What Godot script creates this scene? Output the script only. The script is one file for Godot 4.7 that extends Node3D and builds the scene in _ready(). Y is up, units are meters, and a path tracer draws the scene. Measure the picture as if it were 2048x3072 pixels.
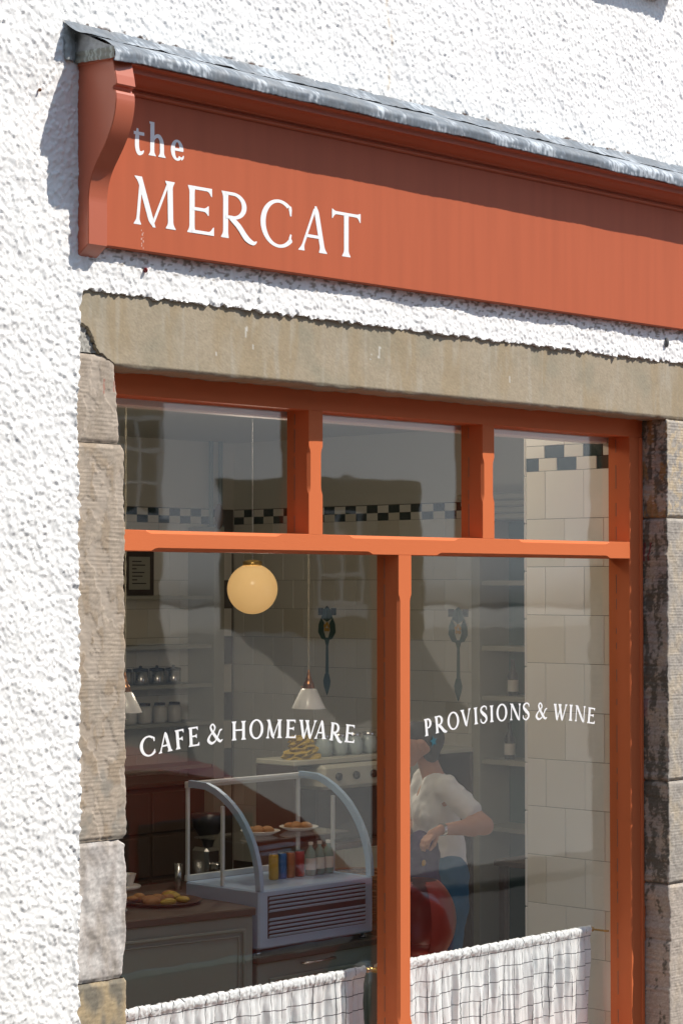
extends Node3D
# A white harled shop front seen at an angle: x runs along the wall, y up, z out of the wall towards the street.

var M := {}            # materials
var noise := {}
var boxes := {}        # shared chamfered boxes
const ZF := -0.135     # front of the window frame
const ZB := -0.25      # back of the window frame
const ZG := -0.210     # outer face of the glass

# ---------------------------------------------------------------- naming
func tag(o: Node, label: String, category: String, group := "") -> void:
	o.set_meta("label", label)
	o.set_meta("category", category)
	if group != "":
		o.set_meta("group", group)

func thing(called: String, label: String, category: String, at := Vector3.ZERO, group := "") -> Node3D:
	var o := Node3D.new()
	o.name = called
	o.position = at
	add_child(o, true)
	tag(o, label, category, group)
	return o

func put(called: String, mesh: Mesh, mat: Material, parent: Node = self) -> MeshInstance3D:
	var o := MeshInstance3D.new()
	o.name = called
	o.mesh = mesh
	o.material_override = mat
	parent.add_child(o, true)
	return o

func setting(o: Node) -> Node:
	o.set_meta("kind", "structure")
	return o

func nz(kind: int, freq: float, sd: int, octaves := 1) -> FastNoiseLite:
	var n := FastNoiseLite.new()
	n.noise_type = kind
	n.frequency = freq
	n.seed = sd
	n.fractal_type = FastNoiseLite.FRACTAL_FBM if octaves > 1 else FastNoiseLite.FRACTAL_NONE
	n.fractal_octaves = octaves
	return n

# ---------------------------------------------------------------- shapes
func st() -> SurfaceTool:
	var s := SurfaceTool.new()
	s.begin(Mesh.PRIMITIVE_TRIANGLES)
	s.set_smooth_group(-1)
	return s

func done(s: SurfaceTool) -> ArrayMesh:
	s.generate_normals()
	return s.commit()

func tri(s: SurfaceTool, a: Vector3, b: Vector3, c: Vector3) -> void:   # counter-clockwise from outside
	s.add_vertex(a)
	s.add_vertex(c)
	s.add_vertex(b)

func quad(s: SurfaceTool, a: Vector3, b: Vector3, c: Vector3, d: Vector3) -> void:
	tri(s, a, b, c)
	tri(s, a, c, d)

func out_tri(s: SurfaceTool, a: Vector3, b: Vector3, c: Vector3, from: Vector3) -> void:
	if (b - a).cross(c - a).dot((a + b + c) / 3.0 - from) < 0.0:
		tri(s, a, c, b)
	else:
		tri(s, a, b, c)

func out_quad(s: SurfaceTool, a: Vector3, b: Vector3, c: Vector3, d: Vector3, from: Vector3) -> void:
	out_tri(s, a, b, c, from)
	out_tri(s, a, c, d, from)

# box with chamfered edges, added to s
func cbox(s: SurfaceTool, lo: Vector3, hi: Vector3, b := 0.003) -> void:
	var c := (lo + hi) / 2.0
	var h := (hi - lo).abs() / 2.0
	b = minf(b, minf(h.x, minf(h.y, h.z)) * 0.9)
	for a in 3:
		var u := (a + 1) % 3
		var v := (a + 2) % 3
		for sg in [-1.0, 1.0]:
			var p := []
			for k in [[-1, -1], [1, -1], [1, 1], [-1, 1]]:
				var q := Vector3.ZERO
				q[a] = sg * h[a]
				q[u] = k[0] * (h[u] - b)
				q[v] = k[1] * (h[v] - b)
				p.append(c + q)
			out_quad(s, p[0], p[1], p[2], p[3], c)
		for s1 in [-1.0, 1.0]:
			for s2 in [-1.0, 1.0]:
				var e := []
				for k in [[0, -1], [0, 1], [1, 1], [1, -1]]:
					var q := Vector3.ZERO
					q[a] = k[1] * (h[a] - b)
					q[u] = s1 * (h[u] - (b if k[0] == 1 else 0.0))
					q[v] = s2 * (h[v] - (0.0 if k[0] == 1 else b))
					e.append(c + q)
				out_quad(s, e[0], e[1], e[2], e[3], c)
	for sx in [-1.0, 1.0]:
		for sy in [-1.0, 1.0]:
			for sz in [-1.0, 1.0]:
				var g := Vector3(sx, sy, sz)
				out_tri(s, c + g * (h - Vector3(0, b, b)), c + g * (h - Vector3(b, 0, b)), c + g * (h - Vector3(b, b, 0)), c)

func box_mesh(size: Vector3, b := 0.003) -> ArrayMesh:     # centred, shared between equal sizes
	var key := "%.4f %.4f %.4f %.4f" % [size.x, size.y, size.z, b]
	if not boxes.has(key):
		var s := st()
		cbox(s, -size / 2.0, size / 2.0, b)
		boxes[key] = done(s)
	return boxes[key]

func block(called: String, lo: Vector3, hi: Vector3, mat: Material, parent: Node = self, b := 0.003) -> MeshInstance3D:
	var o := put(called, box_mesh((hi - lo).abs(), b), mat, parent)
	o.position = (lo + hi) / 2.0
	return o

# rows of points joined into a skin; smooth shaded
func skin(s: SurfaceTool, rows: Array, smooth := true, close_ring := false) -> void:
	s.set_smooth_group(0 if smooth else -1)
	for i in rows.size() - 1:
		var a: PackedVector3Array = rows[i]
		var b: PackedVector3Array = rows[i + 1]
		var n := a.size()
		for j in (n if close_ring else n - 1):
			var k := (j + 1) % n
			quad(s, a[j], b[j], b[k], a[k])
	s.set_smooth_group(-1)

func fan(s: SurfaceTool, ring: PackedVector3Array, flip := false) -> void:
	var c := Vector3.ZERO
	for p in ring:
		c += p / ring.size()
	s.set_smooth_group(-1)
	for j in ring.size():
		var k := (j + 1) % ring.size()
		if flip:
			tri(s, c, ring[k], ring[j])
		else:
			tri(s, c, ring[j], ring[k])

# turned shape: profile of (radius, height), about the y axis through at
func lathe(s: SurfaceTool, prof: Array, at := Vector3.ZERO, n := 28, smooth := true) -> void:
	var rows := []
	for p in prof:
		var ring := PackedVector3Array()
		for j in n:
			var a := TAU * j / n
			ring.append(at + Vector3(cos(a) * p.x, p.y, -sin(a) * p.x))
		rows.append(ring)
	skin_rev(s, rows, smooth)

func skin_rev(s: SurfaceTool, rows: Array, smooth: bool) -> void:
	s.set_smooth_group(0 if smooth else -1)
	for i in rows.size() - 1:
		var a: PackedVector3Array = rows[i]
		var b: PackedVector3Array = rows[i + 1]
		for j in a.size():
			var k := (j + 1) % a.size()
			quad(s, a[j], a[k], b[k], b[j])
	s.set_smooth_group(-1)

func tube(s: SurfaceTool, path: Array, r: float, n := 10, r_end := -1.0) -> void:
	var rows := []
	for i in path.size():
		var d: Vector3 = (path[mini(i + 1, path.size() - 1)] - path[maxi(i - 1, 0)]).normalized()
		var side := d.cross(Vector3.UP if absf(d.y) < 0.9 else Vector3.RIGHT).normalized()
		var up := side.cross(d)
		var rr := r if r_end < 0.0 else lerpf(r, r_end, float(i) / (path.size() - 1))
		var ring := PackedVector3Array()
		for j in n:
			var a := TAU * j / n
			ring.append(path[i] + side * cos(a) * rr + up * sin(a) * rr)
		rows.append(ring)
	skin_rev(s, rows, true)
	fan(s, rows[0], true)
	fan(s, rows[-1], false)

func ball(s: SurfaceTool, c: Vector3, r: Vector3, n := 20, m := 12) -> void:
	var rows := []
	for i in m + 1:
		var t := PI * i / m - PI / 2.0
		var ring := PackedVector3Array()
		for j in n:
			var a := TAU * j / n
			ring.append(c + Vector3(cos(a) * cos(t) * r.x, sin(t) * r.y, -sin(a) * cos(t) * r.z))
		rows.append(ring)
	skin_rev(s, rows, true)

# flat outline in the x-y plane given a thickness in z, bevelled front edges left sharp
func plate(s: SurfaceTool, poly: PackedVector2Array, z0: float, z1: float, at := Transform3D.IDENTITY) -> void:
	if Geometry2D.is_polygon_clockwise(poly):
		poly.reverse()
	var idx := Geometry2D.triangulate_polygon(poly)
	for k in range(0, idx.size(), 3):
		var p := [poly[idx[k]], poly[idx[k + 1]], poly[idx[k + 2]]]
		if (p[1] - p[0]).cross(p[2] - p[0]) < 0.0:
			p = [p[0], p[2], p[1]]
		tri(s, at * Vector3(p[0].x, p[0].y, z1), at * Vector3(p[1].x, p[1].y, z1), at * Vector3(p[2].x, p[2].y, z1))
		tri(s, at * Vector3(p[0].x, p[0].y, z0), at * Vector3(p[2].x, p[2].y, z0), at * Vector3(p[1].x, p[1].y, z0))
	for j in poly.size():
		var a := poly[j]
		var b := poly[(j + 1) % poly.size()]
		quad(s, at * Vector3(a.x, a.y, z0), at * Vector3(b.x, b.y, z0), at * Vector3(b.x, b.y, z1), at * Vector3(a.x, a.y, z1))

# fine surface: posf(i, j) gives a point or one with x = INF for «nothing here», colf(i, j, point) a linear colour
func surf(nu: int, nv: int, posf: Callable, colf: Callable, flip := false) -> ArrayMesh:
	var P := PackedVector3Array()
	var Cc := PackedColorArray()
	P.resize(nu * nv)
	Cc.resize(nu * nv)
	for j in nv:
		for i in nu:
			var p: Vector3 = posf.call(i, j)
			P[j * nu + i] = p
			Cc[j * nu + i] = colf.call(i, j, p) if p.x < 1e8 else Color.WHITE
	var N := PackedVector3Array()
	N.resize(nu * nv)
	var I := PackedInt32Array()
	for j in nv:
		for i in nu:
			var k := j * nu + i
			if P[k].x > 1e8:
				P[k] = Vector3(P[k].x, 0, 0)
				continue
			var l := P[k - 1] if i > 0 and P[k - 1].x < 1e8 else P[k]
			var r := P[k + 1] if i < nu - 1 and P[k + 1].x < 1e8 else P[k]
			var d := P[k - nu] if j > 0 and P[k - nu].x < 1e8 else P[k]
			var u := P[k + nu] if j < nv - 1 and P[k + nu].x < 1e8 else P[k]
			var n := (r - l).cross(u - d).normalized()
			N[k] = -n if flip else n
	for j in nv - 1:
		for i in nu - 1:
			var a := j * nu + i
			var b := a + 1
			var c := a + nu + 1
			var d := a + nu
			if P[a].x > 1e8 or P[b].x > 1e8 or P[c].x > 1e8 or P[d].x > 1e8:
				continue
			if flip:
				I.append_array([a, b, c, a, c, d])
			else:
				I.append_array([a, c, b, a, d, c])
	for k in P.size():
		if P[k].x > 1e8:
			P[k] = Vector3.ZERO
	var arr := []
	arr.resize(Mesh.ARRAY_MAX)
	arr[Mesh.ARRAY_VERTEX] = P
	arr[Mesh.ARRAY_NORMAL] = N
	arr[Mesh.ARRAY_COLOR] = Cc
	arr[Mesh.ARRAY_INDEX] = I
	var m := ArrayMesh.new()
	m.add_surface_from_arrays(Mesh.PRIMITIVE_TRIANGLES, arr)
	return m

const GONE := Vector3(1e9, 0, 0)

# ---------------------------------------------------------------- materials
func lin(r: float, g: float, b: float) -> Color:
	return Color(r, g, b).linear_to_srgb()

func mat(called: String, c: Color, rough := 0.7, metal := 0.0) -> StandardMaterial3D:
	var m := StandardMaterial3D.new()
	m.resource_name = called
	m.albedo_color = c
	m.roughness = rough
	m.metallic = metal
	M[called] = m
	return m

func vmat(called: String, rough := 0.9) -> StandardMaterial3D:
	var m := mat(called, Color.WHITE, rough)
	m.vertex_color_use_as_albedo = true
	return m

# grey picture of noise, stretched sx by sy, between lo and hi
func grain(w: int, h: int, n: FastNoiseLite, sx: float, sy: float, lo: float, hi: float) -> ImageTexture:
	var im := Image.create(w, h, false, Image.FORMAT_RGB8)
	for y in h:
		for x in w:
			# wrapped on a torus so that it repeats without a seam
			var a := TAU * x / w
			var b := TAU * y / h
			var v := n.get_noise_3d(cos(a) * sx, sin(a) * sx, cos(b) * sy) * 0.6 + n.get_noise_3d(sin(b) * sy, cos(a) * sx + 40.0, sin(a) * sx) * 0.6
			v = lerpf(lo, hi, clampf(v * 0.5 + 0.5, 0.0, 1.0))
			im.set_pixel(x, y, Color(v, v, v))
	return ImageTexture.create_from_image(im)

func make_materials() -> void:
	vmat("harling", 0.93)
	vmat("sandstone", 0.92)
	vmat("lead", 0.55)
	vmat("plain_vertex", 0.8)
	var spots := grain(256, 256, nz(FastNoiseLite.TYPE_SIMPLEX, 1.0, 5, 3), 14.0, 14.0, 0.0, 1.0)
	var along := grain(256, 256, nz(FastNoiseLite.TYPE_SIMPLEX, 1.0, 6, 3), 1.6, 26.0, 0.0, 1.0)      # streaks that run along u
	var streak := grain(512, 128, nz(FastNoiseLite.TYPE_SIMPLEX, 1.0, 7, 4), 5.0, 0.5, 0.95, 1.03)     # faint upright weathering on the fascia
	M["spots"] = spots
	for k in 2:
		var m := mat("frame_paint_across" if k == 0 else "frame_paint_upright", lin(0.64, 0.170, 0.064), 0.5)
		m.metallic_specular = 0.20
		m.uv1_triplanar = true
		m.uv1_scale = Vector3(2.2, 9.0, 9.0) if k == 0 else Vector3(9.0, 2.2, 9.0)
		m.heightmap_enabled = true
		m.heightmap_texture = along if k == 0 else grain(256, 256, nz(FastNoiseLite.TYPE_SIMPLEX, 1.0, 6, 3), 26.0, 1.6, 0.0, 1.0)
		m.heightmap_scale = 0.05
	var f := mat("fascia_paint", lin(0.475, 0.112, 0.047), 0.5)
	f.metallic_specular = 0.36
	f.albedo_texture = streak
	f.uv1_triplanar = true
	f.uv1_scale = Vector3(0.45, 0.45, 0.45)
	var f2 := mat("bracket_paint", lin(0.475, 0.114, 0.052), 0.34)
	f2.metallic_specular = 0.62
	f2.heightmap_enabled = true
	f2.heightmap_texture = spots
	f2.heightmap_scale = 0.02
	f2.uv1_triplanar = true
	f2.uv1_scale = Vector3(5, 5, 5)
	mat("cornice_paint", lin(0.475, 0.112, 0.047), 0.45)
	mat("white_vinyl", lin(0.86, 0.87, 0.88), 0.5)
	mat("white_paint", lin(0.78, 0.77, 0.74), 0.5)
	mat("star_vinyl", lin(0.03, 0.10, 0.13), 0.4)
	var g := mat("window_glass", Color(0.5, 0.5, 0.5, 0.001), 0.02)
	g.transparency = BaseMaterial3D.TRANSPARENCY_ALPHA
	g.heightmap_enabled = true
	g.heightmap_texture = grain(256, 256, nz(FastNoiseLite.TYPE_SIMPLEX, 1.0, 8, 2), 1.1, 1.6, 0.0, 1.0)
	g.heightmap_scale = 0.022
	g.uv1_triplanar = true
	g.uv1_scale = Vector3(0.55, 0.55, 0.55)
	var cg := mat("case_glass", Color(0.5, 0.5, 0.5, 0.001), 0.02)
	cg.transparency = BaseMaterial3D.TRANSPARENCY_ALPHA
	var t := mat("cream_tile", lin(0.80, 0.785, 0.70), 0.22)
	t.heightmap_enabled = true
	t.heightmap_texture = spots
	t.heightmap_scale = 0.05
	t.uv1_triplanar = true
	t.uv1_scale = Vector3(2, 2, 2)
	var t2: StandardMaterial3D = t.duplicate()
	t2.albedo_color = lin(0.84, 0.825, 0.745)
	M["cream_tile_pale"] = t2
	var t3: StandardMaterial3D = t.duplicate()
	t3.albedo_color = lin(0.75, 0.72, 0.61)
	M["cream_tile_warm"] = t3
	var t4: StandardMaterial3D = t.duplicate()
	t4.albedo_color = lin(0.010, 0.028, 0.022)
	M["green_tile"] = t4
	mat("grout", lin(0.10, 0.085, 0.065), 0.95)
	mat("plaster", lin(0.66, 0.66, 0.59), 0.9)
	mat("cream_wood", lin(0.40, 0.395, 0.32), 0.5)
	mat("grey_wood", lin(0.215, 0.275, 0.25), 0.5)
	mat("worktop", lin(0.075, 0.068, 0.055), 0.4)
	mat("floor_wood", lin(0.26, 0.22, 0.16), 0.5)
	mat("brass", lin(0.55, 0.36, 0.12), 0.28, 1.0)
	mat("copper", lin(0.45, 0.22, 0.10), 0.3, 1.0)
	mat("steel", lin(0.55, 0.55, 0.54), 0.22, 1.0)
	mat("case_metal", lin(0.36, 0.52, 0.72), 0.36, 0.15)
	mat("case_white", lin(0.62, 0.66, 0.68), 0.4)
	mat("opal_glass", lin(0.80, 0.80, 0.78), 0.25)
	mat("putty", lin(0.24, 0.17, 0.12), 0.9)
	mat("cord", lin(0.45, 0.42, 0.33), 0.9)
	mat("black_plastic", lin(0.012, 0.012, 0.013), 0.35)
	mat("dark_wood", lin(0.045, 0.025, 0.014), 0.5)
	mat("wicker", lin(0.17, 0.085, 0.035), 0.8)
	mat("china", lin(0.70, 0.68, 0.62), 0.2)
	mat("pastry", lin(0.34, 0.17, 0.055), 0.75)
	mat("yellow_fruit", lin(0.40, 0.28, 0.035), 0.6)
	mat("pipe_paint", lin(0.22, 0.29, 0.29), 0.4)
	mat("flower_yellow", lin(0.62, 0.36, 0.05), 0.3)
	mat("leaf_green", lin(0.03, 0.10, 0.085), 0.3)
	mat("red_paint", lin(0.38, 0.024, 0.012), 0.18)
	M["red_paint"].clearcoat_enabled = true
	mat("chair_red", lin(0.30, 0.024, 0.012), 0.3)
	mat("car_black", lin(0.012, 0.012, 0.014), 0.12)
	mat("tyre", lin(0.02, 0.02, 0.02), 0.85)
	mat("slate", lin(0.07, 0.075, 0.085), 0.7)
	mat("asphalt", lin(0.075, 0.073, 0.07), 0.92)
	mat("paving", lin(0.095, 0.09, 0.082), 0.9)
	mat("gravel", lin(0.52, 0.50, 0.45), 0.95)  # pale surface of the unseen bank that brightens the reflections
	mat("white_wall", lin(0.80, 0.80, 0.79), 0.9)
	mat("brown_stone", lin(0.085, 0.062, 0.036), 0.9)
	mat("dark_stone", lin(0.085, 0.08, 0.07), 0.9)
	mat("masonry", lin(0.30, 0.27, 0.22), 0.95)
	mat("skin", lin(0.50, 0.26, 0.17), 0.6)
	mat("hair", lin(0.030, 0.026, 0.024), 0.7)
	mat("shirt", lin(0.76, 0.77, 0.76), 0.9)
	mat("apron", lin(0.050, 0.018, 0.085), 0.9)
	mat("jeans", lin(0.015, 0.10, 0.20), 0.9)

# ---------------------------------------------------------------- outside wall
func make_facade() -> void:
	var b := thing("white_building", "white roughcast shop building with sandstone window surround and red shop sign", "building")
	# the masonry behind the roughcast: solid walls round the window opening
	var s := st()
	cbox(s, Vector3(-3.0, -0.4, -0.40), Vector3(0.075, 3.0, -0.024), 0.0)
	cbox(s, Vector3(-3.0, 3.0, -0.40), Vector3(0.075, 7.5, -0.024), 0.0)
	cbox(s, Vector3(0.075, 3.03, -0.40), Vector3(8.0, 7.5, -0.024), 0.0)
	cbox(s, Vector3(3.29, -0.4, -0.40), Vector3(3.75, 3.03, -0.024), 0.0)
	cbox(s, Vector3(4.75, -0.4, -0.40), Vector3(5.15, 3.03, -0.024), 0.0)
	cbox(s, Vector3(7.15, -0.4, -0.40), Vector3(8.0, 3.03, -0.024), 0.0)
	cbox(s, Vector3(5.15, -0.4, -0.40), Vector3(7.15, 0.15, -0.024), 0.0)
	cbox(s, Vector3(0.075, -0.4, -0.40), Vector3(3.29, 0.10, -0.024), 0.0)
	put("masonry", done(s), M.white_wall, b)
	s = st()
	cbox(s, Vector3(0.0, 0.06, -0.30), Vector3(3.40, 0.15, 0.05), 0.006)
	put("window_sill", done(s), M.masonry, b)

	# roughcast: a fine relief, lumps of a pebble's size
	var lump := nz(FastNoiseLite.TYPE_CELLULAR, 68.0, 11)
	lump.cellular_return_type = FastNoiseLite.RETURN_DISTANCE
	lump.cellular_jitter = 1.0
	lump.domain_warp_enabled = true
	lump.domain_warp_amplitude = 0.007
	lump.domain_warp_frequency = 40.0
	var which := nz(FastNoiseLite.TYPE_CELLULAR, 68.0, 11)
	which.cellular_return_type = FastNoiseLite.RETURN_CELL_VALUE
	which.cellular_jitter = 1.0
	which.domain_warp_enabled = true
	which.domain_warp_amplitude = 0.007
	which.domain_warp_frequency = 40.0
	var fine := nz(FastNoiseLite.TYPE_SIMPLEX, 60.0, 12, 2)
	var mid := nz(FastNoiseLite.TYPE_SIMPLEX, 20.0, 13, 2)
	var wide := nz(FastNoiseLite.TYPE_SIMPLEX, 2.2, 14, 2)
	var rag := nz(FastNoiseLite.TYPE_SIMPLEX, 16.0, 15, 3)
	var cell := 0.0048
	var hf := func(x: float, y: float) -> float:
		var d := lump.get_noise_2d(x, y) + 1.0
		var v := which.get_noise_2d(x, y)
		var bump := clampf(1.0 - d * d * 1.9, 0.0, 1.0) * smoothstep(-0.55, 0.9, v)
		return 0.008 + bump * 0.0040 + mid.get_noise_2d(x, y) * 0.0023 + fine.get_noise_2d(x, y) * 0.0012 + wide.get_noise_2d(x, y) * 0.005
	var edge_y := func(x: float) -> float:                # torn lower edge above the lintel
		return 3.243 + rag.get_noise_2d(x, 3.0) * 0.010 + mid.get_noise_2d(x * 1.6, 70.0) * 0.003 + 0.002 * (x - 1.5)
	var edge_x := func(y: float) -> float:                # and the edge along the left jamb
		return -0.066 + rag.get_noise_2d(7.0, y) * 0.009 + mid.get_noise_2d(71.0, y * 1.6) * 0.003 + smoothstep(1.6, 3.0, y) * smoothstep(3.3, 2.9, y) * -0.016
	var col := func(_i: int, _j: int, p: Vector3) -> Color:
		var k := 0.87 + wide.get_noise_2d(p.x * 1.7 + 9.0, p.y * 1.7) * 0.03 + fine.get_noise_2d(p.x + 3.0, p.y) * 0.02
		var c := Color(k, k, k * 0.99)
		# dirt splashed on the wall just under the sign
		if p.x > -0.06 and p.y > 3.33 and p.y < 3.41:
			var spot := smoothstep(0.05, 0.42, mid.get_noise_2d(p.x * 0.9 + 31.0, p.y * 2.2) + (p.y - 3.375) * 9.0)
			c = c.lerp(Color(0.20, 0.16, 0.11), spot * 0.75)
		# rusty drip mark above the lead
		if absf(p.x - 1.448 - rag.get_noise_2d(2.0, p.y * 0.2) * 0.02) < 0.02 and p.y > 4.14 and p.y < 4.75:
			var drip := smoothstep(0.016, 0.002, absf(p.x - 1.448 - rag.get_noise_2d(2.0, p.y * 0.2) * 0.02)) * smoothstep(-0.5, 0.4, rag.get_noise_2d(p.x * 2.0, p.y * 0.6))
			c = c.lerp(Color(0.62, 0.47, 0.30), drip * 0.5)
		# dark dirt lying in the broken edge above the lead
		if p.y > 4.105 and p.y < 4.150 and p.x > -0.12:
			c = c.lerp(Color(0.10, 0.06, 0.045), smoothstep(0.16, 0.34, rag.get_noise_2d(p.x * 0.8, 77.0 + p.y)) * smoothstep(4.139, 4.131, p.y + mid.get_noise_2d(p.x, p.y) * 0.006))
		return c
	var sheets := [[-0.95, 0.95, 3.02, 5.35, "over"], [-0.95, -0.02, 3.02 - 0.0048 * 516.0, 3.0201, "side"]]
	sheets[0][1] = 4.35
	for q in sheets:
		var nu := int((q[1] - q[0]) / cell) + 1
		var nv := int((q[3] - q[2]) / cell) + 1
		var pos := func(i: int, j: int) -> Vector3:
			var x: float = q[0] + i * cell
			var y: float = q[2] + j * cell
			if x > 0.06 and y > 3.44 and y < 4.02:
				return GONE
			var ye: float = edge_y.call(x)
			var xs: float = edge_x.call(y)
			var m := minf(minf(x - xs, ye - y), 3.50 - x)
			if m > 0.0:
				if m > 0.0145:
					return GONE
				var back := m > 0.0055
				if x - xs <= ye - y:
					x = xs
				elif x < 3.45:
					y = ye
				if back:
					return Vector3(x, y, -0.022)
				m = 0.0
			# torn lip: a little thicker in places just at the edge
			var lip := smoothstep(0.035, 0.0, -m) * (0.002 + rag.get_noise_2d(x * 1.4, y * 1.4) * 0.005)
			# a fine crack through the coat below the sign
			var cx := 0.754 + (y - 3.34) * 0.16 + rag.get_noise_2d(1.0, y) * 0.012
			var crack := 0.012 if y < 3.40 and y > 3.2 and absf(x - cx) < 0.0035 else 0.0
			return Vector3(x, y, hf.call(x, y) + lip - crack)
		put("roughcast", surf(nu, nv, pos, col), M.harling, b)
	# small things in the wall
	s = st()
	ball(s, Vector3(0.209, 3.333, 0.016), Vector3(0.006, 0.009, 0.010), 10, 8)
	put("red_wall_plug", done(s), mat("plug", lin(0.20, 0.01, 0.012), 0.4), b)
	s = st()
	ball(s, Vector3(3.249, 3.330, 0.014), Vector3(0.011, 0.022, 0.012), 12, 8)
	put("grey_pebble", done(s), mat("pebble", lin(0.13, 0.13, 0.13), 0.9), b)
	s = st()
	ball(s, Vector3(-0.250, 3.878, 0.014), Vector3(0.005, 0.006, 0.008), 8, 6)
	put("rusty_nail", done(s), mat("rust", lin(0.22, 0.09, 0.04), 0.9), b)
	# sill of the window of the upper floor, whose shadow comes into the picture at the top
	s = st()
	cbox(s, Vector3(2.34, 4.885, -0.05), Vector3(3.30, 5.0, 0.10), 0.006)
	cbox(s, Vector3(3.07, 4.835, -0.02), Vector3(3.19, 4.884, 0.065), 0.012)
	put("upper_window_sill", done(s), M.masonry, b)
	make_stones(b)

# unseen door and second window right of the view, placed to let daylight into the shop
func make_unseen_openings() -> void:
	var d := thing("unseen_shop_door", "unseen glazed shop door right of the view, letting daylight into the shop", "door", Vector3(3.75, 0, 0))
	for q in [[0.0, 0.10, -0.25, 3.03], [0.90, 1.0, -0.25, 3.03]]:
		block("stile", Vector3(q[0], q[2], -0.24), Vector3(q[1], q[3], -0.14), M.frame_paint_upright, d, 0.004)
	for q in [[-0.25, 0.15], [2.20, 2.30], [2.93, 3.03]]:
		block("rail", Vector3(0.1005, q[0], -0.24), Vector3(0.8995, q[1], -0.14), M.frame_paint_across, d, 0.004)
	for q in [[0.15, 2.20], [2.30, 2.93]]:
		block("pane", Vector3(0.097, q[0] - 0.003, -0.192), Vector3(0.903, q[1] + 0.003, -0.188), M.window_glass, d, 0.0003)
	var s := st()
	tube(s, [Vector3(0.15, 0.95, -0.14), Vector3(0.15, 0.95, -0.09), Vector3(0.15, 1.25, -0.09), Vector3(0.15, 1.25, -0.14)], 0.010, 8)
	put("door_handle", done(s), M.brass, d)
	var w := thing("unseen_second_window", "unseen second shop window beyond the door, letting daylight into the shop", "window", Vector3(5.15, 0, 0))
	for q in [[0.0, 0.10], [0.96, 1.04], [1.90, 2.0]]:
		block("mullion", Vector3(q[0], 0.15, -0.24), Vector3(q[1], 3.03, -0.14), M.frame_paint_upright, w, 0.004)
	for q in [[0.1005, 0.9595], [1.0405, 1.8995]]:
		for y in [[0.15, 0.22], [2.378, 2.451], [2.93, 3.03]]:
			block("rail", Vector3(q[0], y[0], -0.24), Vector3(q[1], y[1], -0.14), M.frame_paint_across, w, 0.004)
		for y in [[0.22, 2.378], [2.451, 2.93]]:
			block("pane", Vector3(q[0] - 0.003, y[0] - 0.003, -0.192), Vector3(q[1] + 0.003, y[1] + 0.003, -0.188), M.window_glass, w, 0.0003)

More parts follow.
